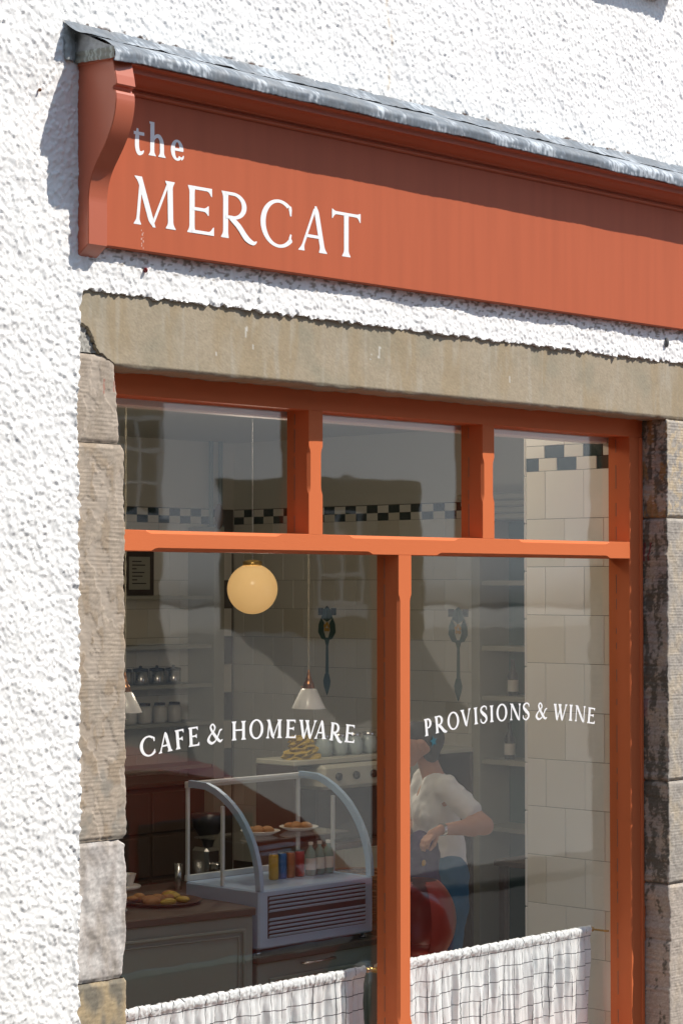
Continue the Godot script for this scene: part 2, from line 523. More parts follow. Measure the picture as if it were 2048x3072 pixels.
func make_stones(b: Node3D) -> void:
	var n1 := nz(FastNoiseLite.TYPE_SIMPLEX, 9.0, 21, 4)
	var n2 := nz(FastNoiseLite.TYPE_SIMPLEX, 70.0, 22, 2)
	var n3 := nz(FastNoiseLite.TYPE_SIMPLEX, 2.0, 23, 3)
	var n4 := nz(FastNoiseLite.TYPE_SIMPLEX, 28.0, 24, 3)
	var n5 := nz(FastNoiseLite.TYPE_VALUE, 330.0, 25)
	# ---- lintel: one long worn slab with a broken lower left corner
	var prof := []                     # (y, z, ny, nz) down the front and back under the soffit
	var k := 0
	var y := 3.268
	while y > 3.011:
		prof.append([y, 0.0, 0.0, 1.0])
		y -= 0.0045
	for a in 7:
		var t := PI / 2.0 * a / 6.0
		prof.append([3.010 - 0.010 * sin(t), -0.010 + 0.010 * cos(t), -sin(t), cos(t)])
	for a in 18:
		prof.append([3.0, -0.012 - a * 0.009, -1.0, 0.0])
	var cut := func(x: float) -> float:
		var w := n4.get_noise_2d(x * 1.5, 3.0) * 0.006
		var pts := [[-0.075, 3.140], [-0.035, 3.114], [-0.016, 3.088], [0.006, 3.045], [0.05, 3.017], [0.092, 3.0]]
		for i in 5:
			if x < pts[i + 1][0]:
				return lerpf(pts[i][1], pts[i + 1][1], clampf((x - pts[i][0]) / (pts[i + 1][0] - pts[i][0]), 0, 1)) + w
		return -1.0
	var lp := func(i: int, j: int) -> Vector3:
		var x := -0.10 + i * 0.006
		var q = prof[j]
		var h := n1.get_noise_2d(x * 0.6, q[0] * 0.6 + q[1]) * 0.0010 + n2.get_noise_2d(x * 2.0, 2.0 * (q[0] + q[1])) * 0.0003
		if q[0] < 3.08:
			h += smoothstep(3.08, 3.0, q[0]) * 0.001 + smoothstep(0.9, 0.0, q[3]) * (0.001 + absf(n1.get_noise_2d(x * 0.8, 50.0)) * 0.003 + absf(n3.get_noise_2d(x * 1.6, 8.0)) * 0.008)
		if x < 0.092:
			var c: float = cut.call(x)
			if q[0] < c - 0.012 or q[3] < 0.5:
				return GONE
			if q[0] < c:
				return Vector3(x, q[0], -0.03)
		return Vector3(x, q[0] + q[2] * h, q[1] + q[3] * h)
	var lc := func(_i: int, _j: int, p: Vector3) -> Color:
		var c := Color(0.35, 0.292, 0.208)
		var a := n3.get_noise_2d(p.x * 1.3, p.y * 1.6)
		c = c.lerp(Color(0.305, 0.268, 0.195), clampf(a * 1.5, 0, 1))
		c = c.lerp(Color(0.360, 0.300, 0.215), clampf(-a * 1.5, 0, 1))
		c = c.lerp(Color(0.330, 0.255, 0.155), clampf(n1.get_noise_2d(p.x * 0.5 + 20.0, p.y * 0.12) * 1.6, 0, 0.6))     # rusty upright stains
		c = c.lerp(Color(0.40, 0.36, 0.29), clampf(n1.get_noise_2d(p.x * 1.6 + 50.0, p.y * 0.2) * 1.2 - 0.25, 0, 0.5))
		c = c * (1.0 + n2.get_noise_2d(p.x * 1.5, p.y * 1.5) * 0.07 + n4.get_noise_2d(p.x, p.y) * 0.05 + n5.get_noise_2d(p.x, p.y + p.z) * 0.12)
		# pale scratches and droppings
		for m in [[0.70, 3.165, 0.004, 0.020], [0.735, 3.115, 0.002, 0.012], [1.40, 3.145, 0.004, 0.022], [1.355, 3.125, 0.002, 0.010], [0.555, 3.075, 0.004, 0.006], [2.18, 3.095, 0.002, 0.02]]:
			if absf(p.x - m[0] - (p.y - m[1]) * 0.15) < m[2] and absf(p.y - m[1]) < m[3]:
				c = c.lerp(Color(0.62, 0.60, 0.55), 0.8)
		return c
	put("lintel_stone", surf(700, prof.size(), lp, lc, true), M.sandstone, b)
	# ---- mortar patched into the broken corner
	var mp := func(i: int, j: int) -> Vector3:
		var x := -0.10 + i * 0.005
		var yy := 3.036 + j * 0.005
		if yy > cut.call(x) + 0.008 or x > 0.03 or yy > 3.150 or (yy > 3.10 and x > -0.03):
			return GONE
		return Vector3(x, yy, -0.011 + n4.get_noise_2d(x * 2.0, yy * 2.0) * 0.004)
	var mc := func(_i: int, _j: int, p: Vector3) -> Color:
		return Color(0.36, 0.345, 0.31) * (1.0 + n4.get_noise_2d(p.x * 2.0, p.y * 2.0) * 0.35 + n2.get_noise_2d(p.x, p.y) * 0.15)
	put("mortar_patch", surf(36, 24, mp, mc), M.sandstone, b)

	# ---- left jamb, four stones; each [bottom, top, right edge at the bottom, at the top, look]
	for q in [[2.735, 3.030, 0.116, 0.086, 0], [1.4065, 2.7325, 0.149, 0.132, 1], [0.943, 1.404, 0.136, 0.147, 2], [0.15, 0.940, 0.150, 0.152, 3]]:
		var nv := int((q[1] - q[0]) / 0.0045) + 1
		var look: int = q[4]
		var lo: float = q[0]
		var hi: float = q[1]
		var jp := func(i: int, j: int) -> Vector3:
			var yy := lerpf(lo, hi, float(j) / (nv - 1))
			var xr := lerpf(q[2], q[3], float(j) / (nv - 1)) + n1.get_noise_2d(60.0 + look, yy * 0.9) * 0.006 + n4.get_noise_2d(61.0, yy) * 0.003
			if look == 2:
				xr += 0.008 * sin((yy - lo) / (hi - lo) * PI) - 0.016 * smoothstep(1.385, 1.40, yy) - 0.004 * smoothstep(0.08, 0.0, absf(yy - 1.36))
			var nx := 54
			var end := smoothstep(0.0, 0.014, yy - lo) * smoothstep(0.0, 0.014, hi - yy)
			var drop := (1.0 - end) * 0.006
			var px: float
			var pz := 0.0
			var front := 0.0
			if i < nx:
				px = lerpf(-0.11, xr - 0.012, float(i) / (nx - 1))
				front = 1.0
			elif i < nx + 6:
				var t := PI / 2.0 * (i - nx + 1) / 6.0
				px = xr - 0.012 + 0.012 * sin(t)
				pz = -0.012 + 0.012 * cos(t)
			else:
				px = xr
				pz = -0.012 - (i - nx - 5) * 0.012
			var h := n1.get_noise_3d(px * 1.2, yy * 1.2, look) * 0.0010 + n4.get_noise_3d(px * 0.6, yy * 1.6, look) * 0.0012
			if look == 0 or look == 1:      # droved with a chisel: level grooves
				h += 0.0008 * sin(yy * 470.0 + n1.get_noise_2d(px * 0.4, yy) * 1.6) * smoothstep(-0.35, 0.0, n1.get_noise_2d(px * 0.6 + 5.0, yy * 0.6))
				h -= 0.002 * smoothstep(0.185, 0.20, n1.get_noise_2d(px * 0.9 + 13.0, yy * 0.55))   # flaked away patches
			elif look == 2:
				h += n1.get_noise_3d(px * 1.3, yy * 0.8, 9.0) * 0.007
			return Vector3(px - drop * (1.0 - front), yy, pz - drop + h)
		var jc := func(_i: int, _j: int, p: Vector3) -> Color:
			var c: Color = [Color(0.375, 0.315, 0.255), Color(0.36, 0.302, 0.242), Color(0.46, 0.42, 0.39), Color(0.31, 0.255, 0.175)][look]
			var a := n3.get_noise_2d(p.x * 5.0 + look * 7.0, p.y * 2.2)
			c = c.lerp([Color(0.41, 0.345, 0.28), Color(0.41, 0.34, 0.268), Color(0.53, 0.50, 0.47), Color(0.40, 0.31, 0.19)][look], clampf(a * 2.2, 0, 1))
			c = c.lerp([Color(0.34, 0.28, 0.22), Color(0.34, 0.265, 0.19), Color(0.37, 0.33, 0.29), Color(0.17, 0.155, 0.125)][look], clampf(-a * 2.2, 0, 0.8))
			c = c * (1.0 + n4.get_noise_2d(p.x * 0.7, p.y * 3.0) * 0.14 + n2.get_noise_2d(p.x, p.y) * 0.08 + n5.get_noise_2d(p.x, p.y) * 0.14)
			if look < 2 and n1.get_noise_2d(p.x * 0.9 + 13.0, p.y * 0.55) > 0.18:
				c = c.lerp(Color(0.44, 0.375, 0.31), 0.6)
			if look == 1 and smoothstep(2.0, 1.5, p.y) > 0.0:
				c = c.lerp(Color(0.25, 0.235, 0.205), smoothstep(0.0, 0.5, n1.get_noise_2d(p.x * 0.8, p.y * 0.5 + 40.0)) * smoothstep(2.1, 1.5, p.y) * 0.7)
			if look == 0 and (absf(p.x - 0.085) < 0.003 and absf(p.y - 2.93) < 0.02 or absf(p.x - 0.04) < 0.003 and absf(p.y - 2.925) < 0.025):
				c = c.lerp(Color(0.40, 0.12, 0.09), 0.6)       # smears of red paint
			return c
		put("jamb_stone", surf(72, nv, jp, jc), M.sandstone, b)
	# ---- right jamb: the reveal looks at us, weathered dark, and a strip of its face
	for q in [[2.559, 2.994, 0], [1.4015, 2.556, 1], [0.950, 1.3985, 2], [0.15, 0.947, 3]]:
		var nv := int((q[1] - q[0]) / 0.0045) + 1
		var look: int = q[2]
		var lo: float = q[0]
		var hi: float = q[1]
		var rp := func(i: int, j: int) -> Vector3:
			var yy := lerpf(lo, hi, float(j) / (nv - 1))
			var xr := 3.268 + n1.get_noise_2d(80.0 + look, yy * 0.9) * 0.006 + n4.get_noise_2d(81.0, yy) * 0.004
			if look == 3:
				xr += 0.006 * smoothstep(0.86, 0.84, yy) * smoothstep(0.66, 0.70, yy)
			var end := smoothstep(0.0, 0.012, yy - lo) * smoothstep(0.0, 0.012, hi - yy)
			var drop := (1.0 - end) * 0.010
			var groove := 0.0012 * sin(yy * 560.0 + n1.get_noise_2d(look, yy) * 4.0)
			if i < 36:                      # reveal, from the frame outwards
				var z := -0.17 + i * 0.0045
				var h := n1.get_noise_3d(z * 2.0, yy, look + 3.0) * 0.003 + n4.get_noise_2d(z, yy) * 0.0015 + groove * 0.7
				return Vector3(xr - h + drop, yy, z)
			if i < 42:
				var t := PI / 2.0 * (i - 35) / 6.0
				return Vector3(xr + 0.008 - 0.008 * cos(t) + drop * 0.5, yy, -0.008 + 0.008 * sin(t) - drop * 0.5)
			var x := xr + 0.008 + (i - 41) * 0.0045
			return Vector3(x, yy, n1.get_noise_3d(x * 1.5, yy, look + 8.0) * 0.003 + groove + n4.get_noise_2d(x, yy) * 0.0012 - drop)
		var rc := func(i: int, _j: int, p: Vector3) -> Color:
			var gn := 1.0 + n4.get_noise_2d(p.z * 1.0 + p.x, p.y * 3.0) * 0.18 + n2.get_noise_2d(p.z + p.x, p.y) * 0.10 + n5.get_noise_2d(p.z + p.x, p.y) * 0.14
			var a := n3.get_noise_2d(p.x * 4.0 + p.z * 4.0, p.y * 2.5 + look * 5.0)
			var d := Color(0.37, 0.335, 0.29).lerp(Color(0.42, 0.36, 0.28), clampf(a * 2.0, 0, 1)).lerp(Color(0.33, 0.30, 0.265), clampf(-a * 2.0, 0, 1))
			if look == 3:
				d = d.lerp(Color(0.43, 0.365, 0.31), 0.6)
			if i >= 39:
				if look == 0 and n1.get_noise_2d(p.x * 2.0, p.y * 1.5) > 0.15:
					d = Color(0.47, 0.385, 0.27)
				return d * gn
			# soot and green-black growth on the reveal, in streaks with ragged edges; an ochre stain on the top stone
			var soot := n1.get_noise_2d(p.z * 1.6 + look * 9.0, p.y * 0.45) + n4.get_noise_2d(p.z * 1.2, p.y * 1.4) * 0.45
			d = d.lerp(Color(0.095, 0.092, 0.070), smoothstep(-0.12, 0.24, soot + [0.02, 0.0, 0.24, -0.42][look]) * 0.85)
			if look == 0:
				d = d.lerp(Color(0.34, 0.205, 0.075), smoothstep(0.0, 0.16, n1.get_noise_2d(p.z * 1.2 + 4.0, p.y * 0.5) + 0.02 - absf(p.z + 0.09) * 2.0) * 0.75)
			if n4.get_noise_2d(p.z * 1.0, p.y * 2.0 + 3.0) > 0.40 and p.z > -0.05:
				d = d.lerp(Color(0.40, 0.36, 0.30), 0.6)      # scuffs and lichen
			if look == 0 and absf(p.z + 0.075) < 0.006 and n4.get_noise_2d(2.0, p.y * 4.0) > 0.15:
				d = Color(0.50, 0.44, 0.36)
			if look == 1 and p.y > 2.37 and p.y < 2.45 and (absf(p.z + 0.123) < 0.007 or absf(p.z + 0.098 - (p.y - 2.4) * 0.1) < 0.005):
				d = d.lerp(Color(0.20, 0.035, 0.04), 0.85)    # dabs of red paint
			if look == 1 and p.y > 1.68 and p.y < 1.76 and absf(p.z + 0.12) < 0.010:
				d = d.lerp(Color(0.20, 0.05, 0.07), 0.5)
			return d * gn
		put("jamb_stone", surf(90, nv, rp, rc), M.sandstone, b)

# ---------------------------------------------------------------- the sign
func make_sign() -> void:
	var f := thing("shop_sign", "long orange-red shop sign reading the MERCAT under a lead capping", "sign")
	var s := st()
	cbox(s, Vector3(-0.012, 3.391, -0.02), Vector3(5.2, 3.93, 0.045), 0.003)
	put("signboard", done(s), M.fascia_paint, f)
	# cornice: a run moulding below the lead, (z, y) from the board up to the underside of the lead
	var prof := [[0.0455, 3.912], [0.052, 3.912], [0.058, 3.916], [0.060, 3.921], [0.058, 3.926], [0.052, 3.929], [0.052, 3.934], [0.070, 3.934], [0.074, 3.937], [0.084, 3.9395], [0.096, 3.944], [0.110, 3.951], [0.122, 3.956], [0.136, 3.959], [0.148, 3.960], [0.148, 3.974], [0.152, 3.978], [0.172, 3.979], [0.176, 3.983], [0.176, 4.02], [-0.02, 4.075]]
	s = st()
	for i in prof.size() - 1:
		var a = prof[i]
		var c = prof[i + 1]
		quad(s, Vector3(-0.004, a[1], a[0]), Vector3(5.2, a[1], a[0]), Vector3(5.2, c[1], c[0]), Vector3(-0.004, c[1], c[0]))
	put("cornice_moulding", done(s), M.cornice_paint, f)
	# scrolled bracket at the left end
	var pts := PackedVector2Array()
	for q in [[-0.02, 3.334], [0.0, 3.347], [0.062, 3.387], [0.0615, 3.48], [0.061, 3.530], [0.063, 3.555], [0.068, 3.582], [0.077, 3.609], [0.090, 3.634], [0.106, 3.656], [0.124, 3.678], [0.143, 3.703], [0.160, 3.728], [0.174, 3.752], [0.185, 3.777], [0.193, 3.803], [0.198, 3.828], [0.200, 3.850], [0.199, 3.868], [0.196, 3.876], [0.187, 3.880], [0.184, 3.886], [0.187, 3.892], [0.198, 3.895], [0.203, 3.899], [0.197, 3.93], [0.182, 3.985], [0.180, 4.01], [-0.02, 4.045]]:
		pts.append(Vector2(q[0], q[1]))
	var fine_pts := PackedVector2Array()
	for i in pts.size():
		fine_pts.append(pts[i])
		if i >= 4 and i < 17:
			for k in [0.25, 0.5, 0.75]:
				fine_pts.append(pts[i].cubic_interpolate(pts[i + 1], pts[i - 1], pts[i + 2], k))
	pts = fine_pts
	s = st()
	# bevel of 2 mm round the outline: an inset copy on both cheeks
	var inset: PackedVector2Array = Geometry2D.offset_polygon(pts, -0.002, Geometry2D.JOIN_MITER)[0]
	var xf := Transform3D(Basis(Vector3(0, 0, 1), Vector3(0, 1, 0), Vector3(-1, 0, 0)), Vector3.ZERO)   # (z, y) outline, thickness along -x
	plate(s, inset, 0.0, 0.082, xf)
	plate(s, pts, 0.002, 0.080, xf)
	put("scroll_bracket", done(s), M.bracket_paint, f)
	# small crown above the bracket
	s = st()
	cbox(s, Vector3(-0.088, 3.985, -0.02), Vector3(0.0, 4.0, 0.196), 0.002)
	put("bracket_cap", done(s), M.bracket_paint, f)
	make_lead(f)
	# flaked paint mark on the board under the M
	s = st()
	var rng := RandomNumberGenerator.new()
	rng.seed = 4
	for i in 9:
		var yy := 3.398 + i * 0.0075
		var xx := 0.166 + rng.randf_range(-0.006, 0.006)
		cbox(s, Vector3(xx, yy, 0.0449), Vector3(xx + rng.randf_range(0.002, 0.007), yy + rng.randf_range(0.003, 0.008), 0.0456), 0.0002)
	put("chipped_paint", done(s), mat("primer", lin(0.62, 0.35, 0.28), 0.8), f)
	# lettering
	for q in [["M", 0.1159, 0.3293, 3.480, 0.1645], ["E", 0.3689, 0.4974, 3.480, 0.1645], ["R", 0.5288, 0.7068, 3.481, 0.1645], ["C", 0.7263, 0.8812, 3.480, 0.1645], ["A", 0.9061, 1.0824, 3.479, 0.1645], ["T", 1.0878, 1.2540, 3.480, 0.1645], ["t", 0.1281, 0.1750, 3.7225, 0.116], ["h", 0.1923, 0.2728, 3.7225, 0.116], ["e", 0.2963, 0.3550, 3.7235, 0.116]]:
		var small: bool = q[4] < 0.15
		var o := put("letter", glyph(q[0], (q[2] - q[1]) / q[4], 0.148 if not small else 0.160, 0.070 if not small else 0.075), M.white_vinyl, f)
		o.position = Vector3(q[1], q[3], 0.0455)
		o.scale = Vector3(q[4], q[4], 1.0)

func make_lead(f: Node3D) -> void:
	var n := nz(FastNoiseLite.TYPE_SIMPLEX, 3.0, 31, 3)
	var nf := nz(FastNoiseLite.TYPE_SIMPLEX, 26.0, 32, 3)
	var ns := nz(FastNoiseLite.TYPE_SIMPLEX, 60.0, 33, 3)
	var shade := func(p: Vector3, face: float) -> Color:
		var c := Color(0.150, 0.180, 0.215)
		c = c.lerp(Color(0.215, 0.235, 0.26), clampf(n.get_noise_3d(p.x * 3.0, p.y * 6.0, p.z * 6.0) * 1.5 + 0.3, 0, 1))
		var st_ := ns.get_noise_2d(p.x * 0.9, p.y * 0.25) * 0.8 + n.get_noise_2d(p.x * 0.9, 3.0 + p.y) * 1.1 + nf.get_noise_2d(p.x, p.y * 2.0) * 0.5 - 0.12
		c = c.lerp(Color(0.48, 0.53, 0.58), smoothstep(0.16, 0.75, st_) * face)      # white bloom run down the face
		c = c.lerp(Color(0.10, 0.115, 0.13), smoothstep(0.15, 0.6, -st_) * 0.55)
		return c * (1.0 + nf.get_noise_3d(p.x * 2.0, p.y * 2.0, p.z * 2.0) * 0.18)
	# capping: from below the flashing over the nose to the drip
	var prof := [[0.02, 4.093], [0.05, 4.083], [0.08, 4.073], [0.11, 4.062], [0.14, 4.050], [0.16, 4.041], [0.174, 4.033], [0.184, 4.025], [0.190, 4.016], [0.1915, 4.008], [0.1905, 4.000], [0.1895, 3.992], [0.189, 3.985], [0.187, 3.982], [0.184, 3.983], [0.183, 3.99]]
	var step := 0.006
	var nu := int(5.3 / step)
	var cp := func(i: int, j: int) -> Vector3:
		var x := -0.100 + i * step
		var q = prof[j]
		var w := n.get_noise_2d(x * 0.6, 1.0) * 0.0030 + n.get_noise_2d(x * 2.0, 5.0) * 0.0009
		var dent := nf.get_noise_2d(x * 0.35, q[1] * 2.0) * 0.0008
		var out := smoothstep(0.06, -0.06, x) * 0.026 * smoothstep(0.0, 0.18, q[0])
		var ragged := nf.get_noise_2d(x * 1.2, 9.0) * 0.002 if j > 10 else 0.0
		var welt := 0.004 * smoothstep(0.006, 0.0, absf(x - 2.405))
		return Vector3(x, q[1] + w * 0.7 + dent - 0.012 * smoothstep(0.03, -0.06, x) * smoothstep(0.1, 0.2, q[0]) + ragged, q[0] + w * smoothstep(0.05, 0.18, q[0]) + dent + out + welt)
	var cc := func(_i: int, j: int, p: Vector3) -> Color:
		return shade.call(p, 1.0 if j > 5 else 0.55)
	put("lead_capping", surf(nu, prof.size(), cp, cc, true), M.lead, f)
	# folded end of the capping beside the bracket
	var ep := func(i: int, j: int) -> Vector3:
		var z := lerpf(0.0, 0.214, i / 40.0)
		var top := lerpf(4.030, 4.016, i / 40.0)
		return Vector3(-0.102 - 0.002 * sin(j * 1.2) + nf.get_noise_2d(z * 2.0, j * 0.01) * 0.002, top - j * 0.0042 + nf.get_noise_2d(z, 3.0) * 0.002 * (1.0 if j > 6 else 0.3), z)
	var ec := func(_i: int, _j: int, p: Vector3) -> Color:
		var c := Color(0.22, 0.225, 0.20)
		return c.lerp(Color(0.42, 0.47, 0.45), smoothstep(0.1, 0.5, ns.get_noise_2d(p.z * 0.9, p.y * 0.1) + nf.get_noise_2d(p.z, p.y) * 0.4))
	put("lead_capping_end", surf(41, 10, ep, ec, true), M.lead, f)
	# cheek of that end, sloping back to the wall; bounced light put into its pale colour
	var tp := func(i: int, j: int) -> Vector3:
		var u := j / 30.0
		var z := u * 0.205
		var low := lerpf(4.028, 4.012, u)
		var high := lerpf(4.102, 4.020, smoothstep(0.0, 1.0, u) * 0.35 + u * 0.65)
		var t := i / 12.0
		return Vector3(-0.1005 + 0.010 * t * (1.0 - u) + nf.get_noise_2d(t * 0.1, u * 0.3) * 0.002, lerpf(low, high, t), z)
	put("lead_capping_cheek", surf(13, 31, tp, func(_i, _j, p): return Color(0.36, 0.37, 0.38) * (1.0 + nf.get_noise_2d(p.z, p.y) * 0.25), true), M.lead, f)
	# flashing dressed from the wall over the back of the capping, its lower edge wavy
	var fp := func(i: int, j: int) -> Vector3:
		var x := -0.150 + i * step
		var t := j / 9.0
		var wob := n.get_noise_2d(x * 1.2, 20.0) * 0.005 + n.get_noise_2d(x * 4.0, 22.0) * 0.0018
		var lift := smoothstep(0.5, 1.0, t) * (0.002 + absf(n.get_noise_2d(x * 1.8, 40.0)) * 0.004)
		return Vector3(x, lerpf(4.128, 4.079, t) - wob * t + nf.get_noise_2d(x, t * 0.1) * 0.0015, lerpf(0.012, 0.072, pow(t, 1.3)) + lift * 0.6 + n.get_noise_2d(x * 2.0, 60.0) * 0.004)
	put("lead_flashing", surf(nu, 10, fp, func(_i, _j, p): return shade.call(p, 0.7), true), M.lead, f)
	# the tab of lead turned down the wall at the left end
	var qp := func(i: int, j: int) -> Vector3:
		var y := 4.11 - j * 0.006
		return Vector3(-0.150 + i * 0.006 + nf.get_noise_2d(1.0, y * 2.0) * 0.004, y, 0.018 + nf.get_noise_2d(i * 0.02, y) * 0.003 + 0.006 * sin(i * 0.5))
	put("lead_tab", surf(10, 20, qp, func(_i, _j, p): return Color(0.34, 0.36, 0.36) * (1.0 + nf.get_noise_2d(p.x, p.y) * 0.3), true), M.lead, f)

# ---------------------------------------------------------------- lettering, drawn with a broad pen
func flare(t: float, len_: float, s: float) -> float:      # bracketed serif: how much wider the stroke is t from its end
	if t > len_:
		return 0.0
	var k := t / len_
	return s * pow(1.0 - k, 2.2) if k > 0.16 else s * pow(0.84, 2.2)

func strokes_stem(out: Array, x0: float, y0: float, x1: float, y1: float, T: float, s0 := 0.0, s1 := 0.0, left := 1.0, right := 1.0) -> void:
	var a := []
	var L := absf(y1 - y0)
	for i in 25:
		var t := float(i) / 24.0
		t = t * t * (3.0 - 2.0 * t)
		var x := lerpf(x0, x1, t)
		var y := lerpf(y0, y1, t)
		var f := flare(t * L, 0.16, s0) + flare((1.0 - t) * L, 0.16, s1)
		a.append([Vector2(x - T / 2.0 - f * left, y), Vector2(x + T / 2.0 + f * right, y)])
	out.append(a)

func strokes_bar(out: Array, x0: float, x1: float, y: float, t: float, up := 0.0, down := 0.0) -> void:
	var a := []
	for i in 17:
		var k := float(i) / 16.0
		var x := lerpf(x0, x1, k)
		var f := flare((1.0 - k) * (x1 - x0), 0.16, 1.0)
		var lean := (up - down) * f * 0.25
		a.append([Vector2(x + lean * 0.3, y - t / 2.0 - down * f), Vector2(x + lean * 0.3, y + t / 2.0 + up * f)])
	out.append(a)

func strokes_ring(out: Array, c: Vector2, rx: float, ry: float, a0: float, a1: float, T: float, t: float, tilt := 0.0) -> void:
	var a := []
	for i in 49:
		var k := deg_to_rad(lerpf(a0, a1, i / 48.0))
		var o := Vector2(rx * cos(k), ry * sin(k))
		var kk := k + tilt
		var n := Vector2((rx - T) * cos(k), (ry - t) * sin(k)) if tilt == 0.0 else o - Vector2(cos(k), sin(k)) * lerpf(t, T, absf(cos(kk)))
		a.append([c + o, c + n])
	out.append(a)

func strokes_pen(out: Array, pts: Array, wide: Array) -> void:       # smooth line through pts with a width at each
	var a := []
	var n := pts.size()
	for i in n - 1:
		for k in 10:
			var t := k / 10.0
			var p0: Vector2 = pts[maxi(i - 1, 0)]
			var p1: Vector2 = pts[i]
			var p2: Vector2 = pts[i + 1]
			var p3: Vector2 = pts[mini(i + 2, n - 1)]
			var p := p1.cubic_interpolate(p2, p0, p3, t)
			var q := p1.cubic_interpolate(p2, p0, p3, t + 0.05)
			var d := (q - p).normalized().orthogonal() * lerpf(wide[i], wide[i + 1], t) / 2.0
			a.append([p - d, p + d])
	var d2: Vector2 = (pts[n - 1] - pts[n - 2]).normalized().orthogonal() * wide[n - 1] / 2.0
	a.append([pts[n - 1] - d2, pts[n - 1] + d2])
	out.append(a)

